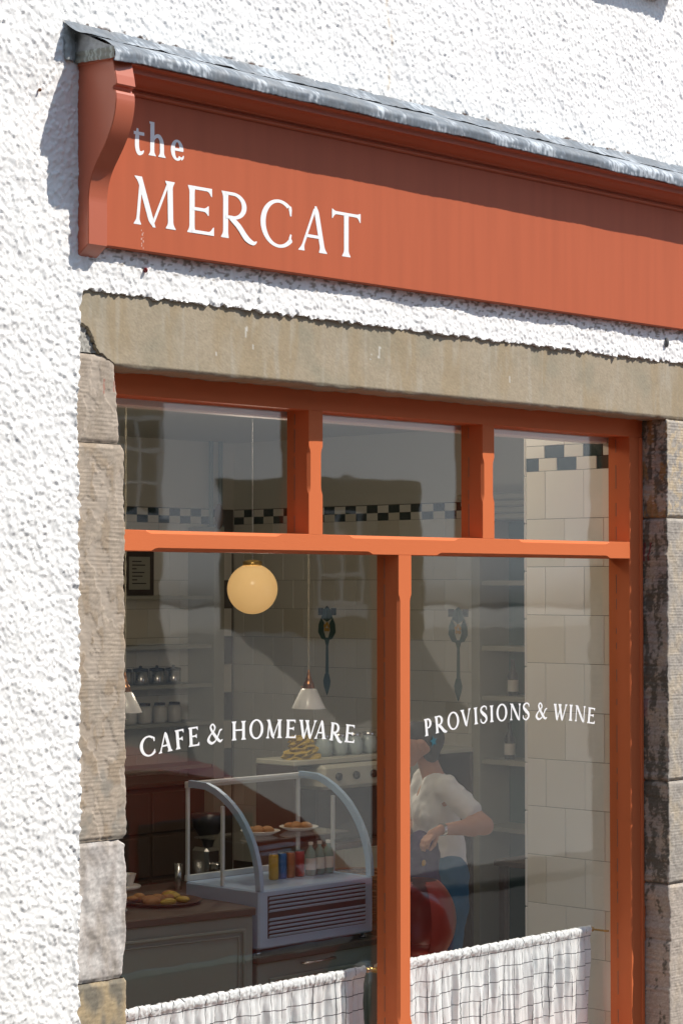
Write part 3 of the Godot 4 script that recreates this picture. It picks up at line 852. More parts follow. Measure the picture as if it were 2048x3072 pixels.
func glyph(ch: String, w: float, T: float, t: float) -> ArrayMesh:
	var o := []
	var sf := T * 0.62                     # how far a serif reaches beyond the stroke
	match ch:
		"M":
			strokes_stem(o, 0.14 * w, 0.0, 0.215 * w, 0.94, t * 1.15, sf * 0.95, 0.0)
			strokes_stem(o, 0.465 * w, -0.015, 0.175 * w, 1.0, T, -T * 0.42, 0.05, 1.6, 0.0)
			strokes_stem(o, 0.465 * w, 0.06, 0.80 * w, 0.98, t, 0.0, 0.0)
			strokes_stem(o, 0.845 * w, 0.0, 0.825 * w, 1.0, T, sf, sf * 0.9, 1.0, 1.0)
		"N":
			strokes_stem(o, 0.16 * w, 0.0, 0.16 * w, 0.97, t, sf * 0.9, 0.0)
			strokes_stem(o, 0.80 * w, -0.015, 0.17 * w, 1.0, T * 1.1, -T * 0.3, sf * 0.8, 1.0, 0.0)
			strokes_stem(o, 0.84 * w, 0.0, 0.84 * w, 1.0, t, 0.0, sf * 0.9)
		"E", "F":
			var x := T * 0.5 + sf * 0.95
			strokes_stem(o, x, 0.0, x, 1.0, T, sf * 0.95, sf * 0.7, 1.0, 0.6)
			strokes_bar(o, x, 0.95 * w if ch == "E" else 0.98 * w, 1.0 - t / 2.0, t, 0.0, 0.16)
			strokes_bar(o, x, 0.82 * w, 0.52, t, 0.09, 0.11)
			if ch == "E":
				strokes_bar(o, x, 1.0 * w, t / 2.0, t, 0.17, 0.0)
		"R", "P":
			var x := T * 0.5 + sf * 0.95
			var bw := (0.72 if ch == "R" else 0.98) * w
			strokes_stem(o, x, 0.0, x, 1.0, T, sf * 0.95, sf * 0.7, 1.0, 0.3)
			var b0 := 0.42
			var c := Vector2(x + (bw - x) * 0.35, (1.0 + b0) / 2.0)
			strokes_ring(o, c, bw - c.x, (1.0 - b0) / 2.0, -90.0, 90.0, T * 0.95, t)
			strokes_bar(o, x, c.x + 0.01, 1.0 - t / 2.0, t)
			strokes_bar(o, x, c.x + 0.01, b0 + t / 2.0, t)
			if ch == "R":
				strokes_pen(o, [Vector2(x + 0.14, b0 + 0.03), Vector2(x + (w - x) * 0.42, 0.28), Vector2(x + (w - x) * 0.66, 0.06), Vector2(w * 0.90, -0.03), Vector2(w * 1.0, 0.015)], [T * 0.75, T * 0.95, T * 1.0, T * 0.62, t * 0.3])
		"C":
			strokes_ring(o, Vector2(0.60 * w, 0.5), 0.60 * w, 0.53, 52.0, 318.0, T * 1.05, t)
			strokes_pen(o, [Vector2(0.60 * w + 0.60 * w * 0.60, 0.915), Vector2(0.97 * w, 0.84), Vector2(0.985 * w, 0.70)], [t * 1.1, T * 0.62, t * 0.5])
			strokes_pen(o, [Vector2(0.60 * w + 0.56 * w * 0.70, 0.145), Vector2(0.96 * w, 0.20), Vector2(0.99 * w, 0.30)], [t * 1.3, T * 0.5, t * 0.6])
		"O":
			strokes_ring(o, Vector2(0.5 * w, 0.5), 0.5 * w, 0.535, 0.0, 360.0, T * 0.95, t * 1.05)
		"A":
			strokes_stem(o, 0.155 * w, 0.0, 0.555 * w, 0.97, t * 1.1, sf * 0.9, 0.0)
			strokes_stem(o, 0.80 * w, 0.0, 0.575 * w, 1.03, T, sf * 0.85, -T * 0.40, 1.0, 1.0)
			strokes_bar(o, 0.30 * w, 0.72 * w, 0.345, t)
		"T":
			strokes_stem(o, 0.5 * w, 0.0, 0.5 * w, 0.99, T, sf, 0.02)
			strokes_bar(o, 0.5 * w, 0.97 * w, 1.0 - t / 2.0, t, 0.04, 0.16)
			var n := o.size()
			strokes_bar(o, 0.5 * w, 0.97 * w, 1.0 - t / 2.0, t, 0.06, 0.15)
			for p in o[n]:
				p[0].x = w - p[0].x
				p[1].x = w - p[1].x
		"H":
			strokes_stem(o, 0.19 * w, 0.0, 0.19 * w, 1.0, T, sf * 0.9, sf * 0.9)
			strokes_stem(o, 0.81 * w, 0.0, 0.81 * w, 1.0, T, sf * 0.9, sf * 0.9)
			strokes_bar(o, 0.19 * w, 0.81 * w, 0.53, t)
		"I":
			strokes_stem(o, 0.5 * w, 0.0, 0.5 * w, 1.0, T, sf * 0.9, sf * 0.9)
		"V":
			strokes_stem(o, 0.52 * w, -0.02, 0.20 * w, 1.0, T, -T * 0.40, sf * 0.9)
			strokes_stem(o, 0.52 * w, 0.02, 0.86 * w, 1.0, t * 1.1, 0.0, sf * 0.9)
		"W":
			strokes_stem(o, 0.29 * w, -0.02, 0.10 * w, 1.0, T, -T * 0.40, sf * 0.7)
			strokes_stem(o, 0.30 * w, 0.02, 0.53 * w, 1.0, t, 0.0, 0.0)
			strokes_stem(o, 0.64 * w, -0.02, 0.42 * w, 1.0, T, -T * 0.40, sf * 0.6)
			strokes_stem(o, 0.65 * w, 0.02, 0.90 * w, 1.0, t * 1.1, 0.0, sf * 0.9)
		"S":
			strokes_pen(o, [Vector2(0.90 * w, 0.77), Vector2(0.86 * w, 0.93), Vector2(0.55 * w, 1.0), Vector2(0.18 * w, 0.90), Vector2(0.14 * w, 0.72), Vector2(0.45 * w, 0.55), Vector2(0.80 * w, 0.38), Vector2(0.86 * w, 0.17), Vector2(0.50 * w, 0.0), Vector2(0.12 * w, 0.09), Vector2(0.05 * w, 0.27)], [t * 0.7, T * 0.5, t, t * 1.5, T * 0.85, T * 1.1, T * 1.05, T * 0.75, t, T * 0.5, t * 0.7])
		"&":
			strokes_pen(o, [Vector2(0.98 * w, 0.66), Vector2(0.84 * w, 0.60), Vector2(0.70 * w, 0.34), Vector2(0.50 * w, 0.08), Vector2(0.26 * w, 0.0), Vector2(0.07 * w, 0.17), Vector2(0.20 * w, 0.42), Vector2(0.44 * w, 0.62), Vector2(0.52 * w, 0.82), Vector2(0.38 * w, 0.98), Vector2(0.24 * w, 0.84), Vector2(0.36 * w, 0.58), Vector2(0.60 * w, 0.26), Vector2(0.82 * w, 0.05), Vector2(1.0 * w, 0.13)], [T * 0.35, t * 1.2, t, t, T * 0.7, T * 0.95, t * 1.1, t, T * 0.6, t, T * 0.6, T * 0.8, T * 0.95, T * 0.7, t * 0.4])
		"t":
			strokes_pen(o, [Vector2(0.36 * w, 0.73), Vector2(0.33 * w, 0.5), Vector2(0.32 * w, 0.2), Vector2(0.48 * w, 0.02), Vector2(0.78 * w, 0.03), Vector2(0.96 * w, 0.10)], [t * 0.8, T * 0.95, T, T * 0.9, t * 1.3, t * 0.4])
			strokes_bar(o, 0.0, 1.0 * w, 0.585, t * 1.3)
		"h":
			strokes_stem(o, 0.24 * w, 0.0, 0.24 * w, 1.0, T, sf * 0.9, 0.0)
			strokes_stem(o, 0.20 * w, 0.93, 0.20 * w, 1.0, T * 0.7, 0.0, sf * 0.5, 1.0, 0.0)
			strokes_pen(o, [Vector2(0.24 * w, 0.42), Vector2(0.42 * w, 0.58), Vector2(0.62 * w, 0.60), Vector2(0.76 * w, 0.46), Vector2(0.78 * w, 0.25)], [t, t * 1.3, T * 0.8, T * 0.95, T])
			strokes_stem(o, 0.78 * w, 0.0, 0.78 * w, 0.3, T, sf * 0.9, 0.0)
		"e":
			strokes_ring(o, Vector2(0.5 * w, 0.295), 0.5 * w, 0.315, 0.0, 318.0, T, t)
			strokes_bar(o, 0.10 * w, 0.97 * w, 0.315, t * 1.1)
			strokes_pen(o, [Vector2(0.80 * w, 0.045), Vector2(0.93 * w, 0.09), Vector2(1.0 * w, 0.16)], [t * 1.3, t, t * 0.4])
	var s := st()
	var z := 0.0
	for a in o:
		var m: int = a.size()
		for i in m - 1:
			var z0 := z + 0.00022 * i / m
			var z1 := z + 0.00022 * (i + 1) / m
			var p0 := Vector3(a[i][0].x, a[i][0].y, z0)
			var p1 := Vector3(a[i][1].x, a[i][1].y, z0)
			var p2 := Vector3(a[i + 1][1].x, a[i + 1][1].y, z1)
			var p3 := Vector3(a[i + 1][0].x, a[i + 1][0].y, z1)
			for tr in [[p0, p1, p2], [p0, p2, p3]]:
				var cr: float = (tr[1] - tr[0]).cross(tr[2] - tr[0]).z
				if absf(cr) < 1e-9:
					continue
				if cr > 0.0:
					tri(s, tr[0], tr[1], tr[2])
				else:
					tri(s, tr[0], tr[2], tr[1])
		z += 0.00025
	return done(s)

# ---------------------------------------------------------------- the window
# wooden bar along x or y with stopped chamfers on its two front edges
func chamfer_bar(upright: bool, t0: float, t1: float, a0: float, a1: float, low: Array, high: Array, c := 0.012) -> ArrayMesh:
	var stops := [t0, t1]
	for q in low + high:
		for k in 8:
			stops.append(q[0] + 0.036 * k / 7.0)
			stops.append(q[1] - 0.036 * k / 7.0)
	stops.sort()
	var depth := func(t: float, ranges: Array) -> float:
		var best := 0.0012
		for q in ranges:
			var e := minf(t - q[0], q[1] - t)
			if e > 0.0:
				var k := clampf(e / 0.034, 0.0, 1.0)
				best = maxf(best, c * (1.0 - pow(1.0 - k, 2.0)))
		return best
	var rows := []
	for t in stops:
		if t < t0 - 1e-6 or t > t1 + 1e-6:
			continue
		var cl: float = depth.call(t, low)
		var ch: float = depth.call(t, high)
		var ring := PackedVector3Array()
		for p in [[a0, ZB], [a0, ZF - cl], [a0 + cl, ZF], [a1 - ch, ZF], [a1, ZF - ch], [a1, ZB]]:
			ring.append(Vector3(p[0], t, p[1]) if upright else Vector3(t, p[0], p[1]))
		rows.append(ring)
	var s := st()
	for i in rows.size() - 1:
		for j in 6:
			var k := (j + 1) % 6
			if upright:
				quad(s, rows[i][j], rows[i][k], rows[i + 1][k], rows[i + 1][j])
			else:
				quad(s, rows[i][k], rows[i][j], rows[i + 1][j], rows[i + 1][k])
	fan(s, rows[0], upright)
	fan(s, rows[-1], not upright)
	return done(s)

func make_window() -> void:
	var w := thing("shop_window", "large orange-painted timber shop window with lettered glass below a sandstone lintel", "window")
	put("transom", chamfer_bar(false, 0.156, 3.174, 2.378, 2.451, [[0.372, 1.51], [1.885, 3.03]], [[0.345, 1.015], [1.377, 2.02], [2.40, 3.03]]), M.frame_paint_across, w)
	put("head_rail", chamfer_bar(false, 0.05, 3.28, 2.918, 3.012, [], []), M.frame_paint_across, w)
	put("mullion", chamfer_bar(true, 2.4512, 2.9178, 1.156, 1.232, [[2.60, 2.785]], [[2.60, 2.785]], 0.010), M.frame_paint_upright, w)
	put("mullion", chamfer_bar(true, 2.4512, 2.9178, 2.169, 2.244, [[2.60, 2.785]], [[2.60, 2.785]], 0.010), M.frame_paint_upright, w)
	put("mullion", chamfer_bar(true, 0.22, 2.3778, 1.657, 1.733, [[0.55, 2.225]], [[0.55, 2.225]], 0.010), M.frame_paint_upright, w)
	put("jamb", chamfer_bar(true, 0.15, 2.9178, 0.05, 0.1555, [], [[0.55, 2.86]], 0.004), M.frame_paint_upright, w)
	put("jamb", chamfer_bar(true, 0.15, 2.9178, 3.1745, 3.28, [[0.55, 2.82]], [], 0.004), M.frame_paint_upright, w)
	put("bottom_rail", chamfer_bar(false, 0.156, 3.174, 0.15, 0.2198, [], []), M.frame_paint_across, w)
	var s := st()
	cbox(s, Vector3(3.243, 0.15, ZF - 0.01), Vector3(3.2655, 2.9175, ZF + 0.008), 0.005)
	put("corner_bead", done(s), M.frame_paint_upright, w)
	# a pale lining board behind the head of the glass
	s = st()
	cbox(s, Vector3(0.10, 2.893, -0.33), Vector3(3.19, 3.02, -0.262), 0.006)
	put("head_lining", done(s), M.white_paint, w)
	var panes := [[0.1555, 1.156, 2.451, 2.918], [1.232, 2.169, 2.451, 2.918], [2.244, 3.1745, 2.451, 2.918], [0.1555, 1.657, 0.2198, 2.378], [1.733, 3.1745, 0.2198, 2.378]]
	var glass := []
	for q in panes:
		var p := Node3D.new()
		p.name = "glazing"
		w.add_child(p, true)
		# a single sheet
		for k in 1:
			var z := ZG - 0.004 - k * 0.012
			var m := put("pane", box_mesh(Vector3(q[1] - q[0] + 0.006, q[3] - q[2] + 0.006, 0.004), 0.0003), M.window_glass, p)
			m.position = Vector3((q[0] + q[1]) / 2.0, (q[2] + q[3]) / 2.0, z + 0.002)
		var rng := RandomNumberGenerator.new()
		rng.seed = int(q[1] * 100.0) + 3
		var y0: float = q[2] + 0.01
		s = st()
		while y0 < q[3] - 0.03:
			var y1 := minf(y0 + rng.randf_range(0.02, 0.16), q[3] - 0.01)
			cbox(s, Vector3(q[1] - 0.0012, y0, ZG - 0.0005), Vector3(q[1] + 0.002, y1, ZG + 0.0014 + rng.randf() * 0.001), 0.0003)
			y0 = y1 + rng.randf_range(0.005, 0.09)
		var pl := put("putty_line", done(s), M.putty, p)
		pl.set_meta("kind", "stuff")
		glass.append(p)
	var words := [["C", 0.3905, 1.6527, 0.4602, 1.6593], ["A", 0.4724, 1.6608, 0.5457, 1.6698], ["F", 0.5546, 1.6709, 0.6022, 1.6761], ["E", 0.6166, 1.6775, 0.6703, 1.6811], ["&", 0.7105, 1.6847, 0.7863, 1.6889], ["H", 0.8292, 1.6903, 0.9055, 1.6909], ["O", 0.9200, 1.6924, 0.9922, 1.6910], ["M", 1.0026, 1.6903, 1.0903, 1.6873], ["E", 1.1052, 1.6863, 1.1618, 1.6833], ["W", 1.1773, 1.6825, 1.2746, 1.6755], ["A", 1.2584, 1.6763, 1.3300, 1.6711], ["R", 1.3410, 1.6671, 1.4161, 1.6566], ["E", 1.4249, 1.6555, 1.4821, 1.6484],
		["P", 1.8936, 1.6535, 1.9420, 1.6591], ["R", 1.9576, 1.6617, 2.0318, 1.6707], ["O", 2.0362, 1.6719, 2.1084, 1.6775], ["V", 2.1159, 1.6808, 2.1871, 1.6873], ["I", 2.1984, 1.6875, 2.2287, 1.6898], ["S", 2.2401, 1.6910, 2.2848, 1.6923], ["I", 2.3001, 1.6926, 2.3274, 1.6934], ["O", 2.3429, 1.6956, 2.4136, 1.6950], ["N", 2.4273, 1.6959, 2.5061, 1.6935], ["S", 2.5160, 1.6944, 2.5606, 1.6932], ["&", 2.6019, 1.6934, 2.6796, 1.6894], ["W", 2.7204, 1.6848, 2.8186, 1.6775], ["I", 2.8256, 1.6772, 2.8569, 1.6746], ["N", 2.8661, 1.6734, 2.9474, 1.6642], ["E", 2.9550, 1.6616, 3.0112, 1.6541]]
	for q in words:
		var o := put("letter", glyph(q[0], (q[3] - q[1]) / 0.0692, 0.20, 0.085), M.white_vinyl, glass[3] if q[1] < 1.7 else glass[4])
		o.transform = Transform3D(Basis(Vector3(0.0692, 0, 0), Vector3(0, 0.0692, 0), Vector3(0, 0, 0.5)), Vector3(q[1], q[2], ZG + 0.0002))
		o.rotation.z = atan2(q[4] - q[2], q[3] - q[1])
		o.scale = Vector3(0.0692, 0.0692, 0.5)
	# a little star stuck to the right-hand pane
	var star := PackedVector2Array()
	for i in 10:
		var a := PI / 2.0 + TAU * i / 10.0 + 0.2
		var r := 0.024 if i % 2 == 0 else 0.010
		star.append(Vector2(cos(a) * r, sin(a) * r))
	s = st()
	plate(s, star, 0.0001, 0.0006, Transform3D(Basis(), Vector3(1.948, 1.632, ZG)))
	put("star_sticker", done(s), M.star_vinyl, glass[4])

# ---------------------------------------------------------------- curtains
func make_curtains() -> void:
	var im := Image.create(256, 256, false, Image.FORMAT_RGB8)
	var n := nz(FastNoiseLite.TYPE_SIMPLEX, 0.35, 41, 2)
	for y in 256:
		for x in 256:
			var v := 0.965 + n.get_noise_2d(x * 0.25, y * 2.0) * 0.035 + n.get_noise_2d(x * 2.0, y * 0.25) * 0.035
			var c := Color(v * 0.985, v, v)
			if x < 11 or y < 13:
				c = c.lerp(Color(0.13, 0.15, 0.18), 0.85)
			im.set_pixel(x, y, c)
	var m := mat("checked_linen", Color.WHITE, 0.95)
	m.albedo_texture = ImageTexture.create_from_image(im)
	m.backlight_enabled = true
	m.backlight = Color(0.35, 0.35, 0.35)
	for q in [[0.20, 1.665, 51, "left checked white linen cafe curtain behind the CAFE pane", 0.90], [1.735, 3.125, 52, "right checked white linen cafe curtain beside the tiled wall", 1.55]]:
		var rng := RandomNumberGenerator.new()
		rng.seed = q[2]
		var f1 := nz(FastNoiseLite.TYPE_SIMPLEX, 16.0, q[2], 1)
		var f2 := nz(FastNoiseLite.TYPE_SIMPLEX, 38.0, q[2] + 10, 1)
		var nu := int((q[1] - q[0]) / 0.0035)
		var top := 0.752
		var ys := [0.722, 0.728, 0.735, 0.742, 0.748, 0.752, 0.753, 0.751, 0.746, 0.740, 0.733, 0.727, 0.721, 0.715]
		var zs := [-0.344, -0.345, -0.3455, -0.344, -0.340, -0.333, -0.326, -0.320, -0.3165, -0.315, -0.315, -0.316, -0.3185, -0.322]
		var yy := 0.70
		while yy > 0.24:
			ys.append(yy)
			zs.append(-0.325)
			yy -= 0.015
		var nv := ys.size()
		var P := PackedVector3Array()
		var U := PackedVector2Array()
		P.resize(nu * nv)
		U.resize(nu * nv)
		var run := PackedFloat32Array()      # length of cloth up to each fold, taken once half way down
		run.resize(nu)
		var last := 0.0
		for i in nu:
			var x: float = lerpf(q[0], q[1], float(i) / (nu - 1))
			var dz := f1.get_noise_2d(x, 0.02) * 0.015 + f2.get_noise_2d(x, 0.05) * 0.0045
			if i > 0:
				run[i] = run[i - 1] + Vector2(0.0035, dz - last).length()
			last = dz
		for j in nv:
			for i in nu:
				var x: float = lerpf(q[0], q[1], float(i) / (nu - 1))
				var y: float = ys[j]
				var d := clampf((0.735 - y) * 9.0, 0.0, 1.0)
				var hang := x + (0.735 - y) * 0.06 * f1.get_noise_2d(x * 0.3, 9.0)
				var fold: float = f1.get_noise_2d(hang, y * 0.04) * 0.015 * d + f2.get_noise_2d(hang, y * 0.10) * 0.0045 * d
				var pucker := f2.get_noise_2d(x * 1.3, 30.0 + y * 3.0) * 0.0035 * (1.0 - d)
				var ruff := (f2.get_noise_2d(x * 1.6, 3.0) * 0.004) if y > 0.735 else 0.0
				P[j * nu + i] = Vector3(x + f2.get_noise_2d(x, y + 60.0) * 0.002, y + ruff, zs[j] + fold + pucker)
				U[j * nu + i] = Vector2(run[i] / 0.068, (0.752 - y) / 0.062 + 0.35 + f1.get_noise_2d(x * 0.4, 4.0) * 0.08 * d)
		var s := SurfaceTool.new()
		s.begin(Mesh.PRIMITIVE_TRIANGLES)
		s.set_smooth_group(0)
		for j in nv - 1:
			for i in nu - 1:
				var a := j * nu + i
				for k in [a, a + nu, a + 1, a + 1, a + nu, a + nu + 1]:
					s.set_uv(U[k])
					s.add_vertex(P[k])
		s.generate_normals()
		var o := put("cafe_curtain", s.commit(), m)
		tag(o, q[3], "curtain", "checked cafe curtains")
		# brass rod through the hem
		var r := thing("curtain_rod", "brass curtain rod carrying the %s checked curtain" % ("left" if q[0] < 1.0 else "right"), "curtain rod", Vector3(0, 0.735, -0.330), "brass curtain rods")
		s = st()
		tube(s, [Vector3(q[0] - 0.03, 0, 0), Vector3(q[1] + 0.022, 0, 0)], 0.006, 12)
		put("rod", done(s), M.brass, r)
		for e in [q[0] - 0.03, q[1] + 0.022]:
			s = st()
			ball(s, Vector3(e, 0, 0), Vector3(0.011, 0.011, 0.011), 14, 10)
			put("finial", done(s), M.brass, r)
			s = st()
			tube(s, [Vector3(e, 0, 0), Vector3(e, 0, 0.078)], 0.0045, 10)
			lathe(s, [Vector2(0.0, -0.002), Vector2(0.014, -0.002), Vector2(0.014, 0.002), Vector2(0.0, 0.004)], Vector3(e, 0, 0.077), 16)
			put("rod_bracket", done(s), M.brass, r)

# ---------------------------------------------------------------- the room behind
func tile_at(parent: Node3D, lo: Vector3, hi: Vector3, m: Material, gap := 0.0009) -> void:
	var size := (hi - lo).abs()
	for a in 3:
		if size[a] > 0.012:
			size[a] -= gap * 2.0
	var o := put("tile", box_mesh(Vector3(snappedf(size.x, 0.0005), snappedf(size.y, 0.0005), snappedf(size.z, 0.0005)), 0.0012), m, parent)
	o.position = (lo + hi) / 2.0

func make_room() -> void:
	var rng := RandomNumberGenerator.new()
	rng.seed = 9
	var creams := [M.cream_tile, M.cream_tile, M.cream_tile_pale, M.cream_tile_warm]
	# shell
	setting(block("cafe_floor", Vector3(-1.4, -0.50, -7.5), Vector3(7.7, -0.35, -0.40), M.floor_wood))
	setting(block("cafe_ceiling", Vector3(-1.4, 3.40, -7.5), Vector3(7.7, 3.60, -0.40), M.plaster))
	setting(block("cafe_side_wall", Vector3(-1.5, -0.35, -7.5), Vector3(-1.3, 3.40, -0.40), M.plaster))
	# near return wall, large cream tiles with a chequered green band
	var near := Node3D.new()
	near.name = "tiled_return_wall"
	add_child(near)
	setting(near)
	block("wall_core", Vector3(3.2085, -0.35, -0.752), Vector3(3.62, 3.40, -0.30), M.grout, near, 0.001)
	block("wall_core", Vector3(3.2085, -0.35, -0.30), Vector3(3.285, 3.40, -0.2505), M.grout, near, 0.001)
	var ys := [3.12, 2.900, 2.843, 2.784, 2.564, 2.345, 2.125, 1.906, 1.686, 1.468, 1.252, 1.031, 0.812, 0.592, 0.372, 0.152]
	for r in ys.size() - 1:
		var cuts := [-0.740, -0.629, -0.408, -0.252] if r % 2 == 1 else [-0.740, -0.518, -0.298, -0.252]
		var green := -1
		if r == 1:
			cuts = [-0.740, -0.631, -0.520, -0.410, -0.301, -0.252]
			green = 1
		elif r == 2:
			cuts = [-0.740, -0.668, -0.561, -0.450, -0.335, -0.252]
			green = 0
		elif r > 2:
			cuts = [-0.740, -0.629, -0.408, -0.252] if r % 2 == 1 else [-0.740, -0.518, -0.298, -0.252]
		for k in cuts.size() - 1:
			var m: Material = creams[rng.randi() % 4]
			if green >= 0 and k % 2 == green:
				m = M.green_tile
			var proud := rng.randf_range(-0.0008, 0.0008)
			tile_at(near, Vector3(3.200 + proud, ys[r + 1], cuts[k]), Vector3(3.208 + proud, ys[r], cuts[k + 1]), m)
	# rounded edge tiles at the corner of that wall
	for r in 14:
		var y0 := 0.24 + r * 0.2195
		var o := put("tile", box_mesh(Vector3(0.020, 0.217, 0.0135), 0.005), M.cream_tile_pale, near)
		o.position = Vector3(3.2085, y0, -0.748)
	# far side wall of the shop and the back wall, same tiles further off
	var far := Node3D.new()
	far.name = "tiled_side_wall"
	add_child(far)
	setting(far)
	block("wall_core", Vector3(7.408, -0.35, -7.5), Vector3(7.6, 3.40, -0.40), M.plaster, far, 0.001)
	var grout_sheet := block("grout_bed", Vector3(7.4035, -0.35, -7.108), Vector3(7.4075, 2.87, -2.8), M.grout, far, 0.0)
	grout_sheet.name = "grout_bed"
	var step := 0.2215
	for r in 13:
		var y1 := 2.751 - r * step
		if y1 < 0.2:
			break
		var z := -7.10 - (step / 2.0 if r % 2 else 0.0)
		while z < -3.0:
			var z0 := maxf(z, -7.10)
			tile_at(far, Vector3(7.396, y1 - step, z0), Vector3(7.4030, y1, z + step), creams[rng.randi() % 4])
			z += step
	for r in 2:
		var k := 0
		var z := -7.10
		while z < -3.2:
			tile_at(far, Vector3(7.396, 2.751 + r * 0.057, z), Vector3(7.4030, 2.808 + r * 0.057, z + step / 2.0), M.green_tile if (k + r) % 2 == 0 else creams[k % 4])
			z += step / 2.0
			k += 1
	# dark green upright border beside the cupboard
	for r in 10:
		var o := put("tile", box_mesh(Vector3(0.006, 0.216, 0.05), 0.001), M.green_tile, far)
		o.position = Vector3(7.394, 0.62 + r * step, -4.375)
	# two decorative panels: a stem rising to a leafy head with a yellow flower
	for z in [-4.755, -6.070]:
		make_motif(far, z)
	var back := Node3D.new()
	back.name = "tiled_back_wall"
	add_child(back)
	setting(back)
	block("wall_core", Vector3(-1.4, -0.35, -7.5), Vector3(7.5, 3.40, -7.115), M.plaster, back, 0.001)
	block("grout_bed", Vector3(5.0, -0.35, -7.1145), Vector3(7.396, 2.87, -7.1105), M.grout, back, 0.0)
	for r in 11:
		var y1 := 2.751 - r * step
		var x := 5.05 - (step / 2.0 if r % 2 else 0.0)
		while x < 7.2:
			tile_at(back, Vector3(x, y1 - step, -7.110), Vector3(minf(x + step, 7.39), y1, -7.103), creams[rng.randi() % 4])
			x += step
	for r in 2:
		for k in 20:
			var x := 5.05 + k * step / 2.0
			tile_at(back, Vector3(x, 2.751 + r * 0.057, -7.110), Vector3(x + step / 2.0, 2.808 + r * 0.057, -7.103), M.green_tile if (k + r) % 2 == 0 else creams[k % 4])

func make_motif(parent: Node3D, z: float) -> void:
	# drawn in (along -z, y), standing a few millimetres off the tiles
	var xf := Transform3D(Basis(Vector3(0, 0, 1), Vector3(0, 1, 0), Vector3(-1, 0, 0)), Vector3(7.395, 1.45, z))
	var s := st()
	plate(s, PackedVector2Array([Vector2(-0.016, 0.08), Vector2(-0.010, 0.36), Vector2(-0.030, 0.42), Vector2(0.030, 0.42), Vector2(0.012, 0.36), Vector2(0.018, 0.08)]), 0.0, 0.003, xf)
	plate(s, PackedVector2Array([Vector2(0.0, -0.02), Vector2(-0.03, 0.05), Vector2(-0.036, 0.09), Vector2(-0.02, 0.14), Vector2(0.0, 0.16), Vector2(0.022, 0.14), Vector2(0.036, 0.09), Vector2(0.03, 0.05)]), 0.0, 0.005, xf)
	for sg in [-1.0, 1.0]:
		plate(s, PackedVector2Array([Vector2(sg * 0.01, 0.40), Vector2(sg * 0.055, 0.41), Vector2(sg * 0.090, 0.46), Vector2(sg * 0.085, 0.52), Vector2(sg * 0.060, 0.57), Vector2(sg * 0.030, 0.53), Vector2(sg * 0.036, 0.47), Vector2(sg * 0.02, 0.43)]), 0.0, 0.006, xf)
		plate(s, PackedVector2Array([Vector2(sg * 0.002, 0.54), Vector2(sg * 0.058, 0.57), Vector2(sg * 0.036, 0.635), Vector2(sg * 0.002, 0.66)]), 0.0, 0.004, xf)
	put("leaf_motif", done(s), M.leaf_green, parent)
	s = st()
	for k in 5:
		var a := TAU * k / 5.0 + 0.3
		var c := Vector2(cos(a) * 0.022, 0.50 + sin(a) * 0.025)
		var p := PackedVector2Array()
		for i in 9:
			p.append(c + Vector2(cos(TAU * i / 9.0), sin(TAU * i / 9.0)) * 0.014)
		plate(s, p, 0.0, 0.004 + k * 0.0004, xf)
	put("flower_motif", done(s), M.flower_yellow, parent)
	for sg in [-1.0, 1.0]:
		s = st()
		plate(s, PackedVector2Array([Vector2(sg * 0.040, 0.59), Vector2(sg * 0.094, 0.59), Vector2(sg * 0.094, 0.645), Vector2(sg * 0.040, 0.645)]), 0.0, 0.002, xf)
		put("corner_tile", done(s), M.green_tile, parent)

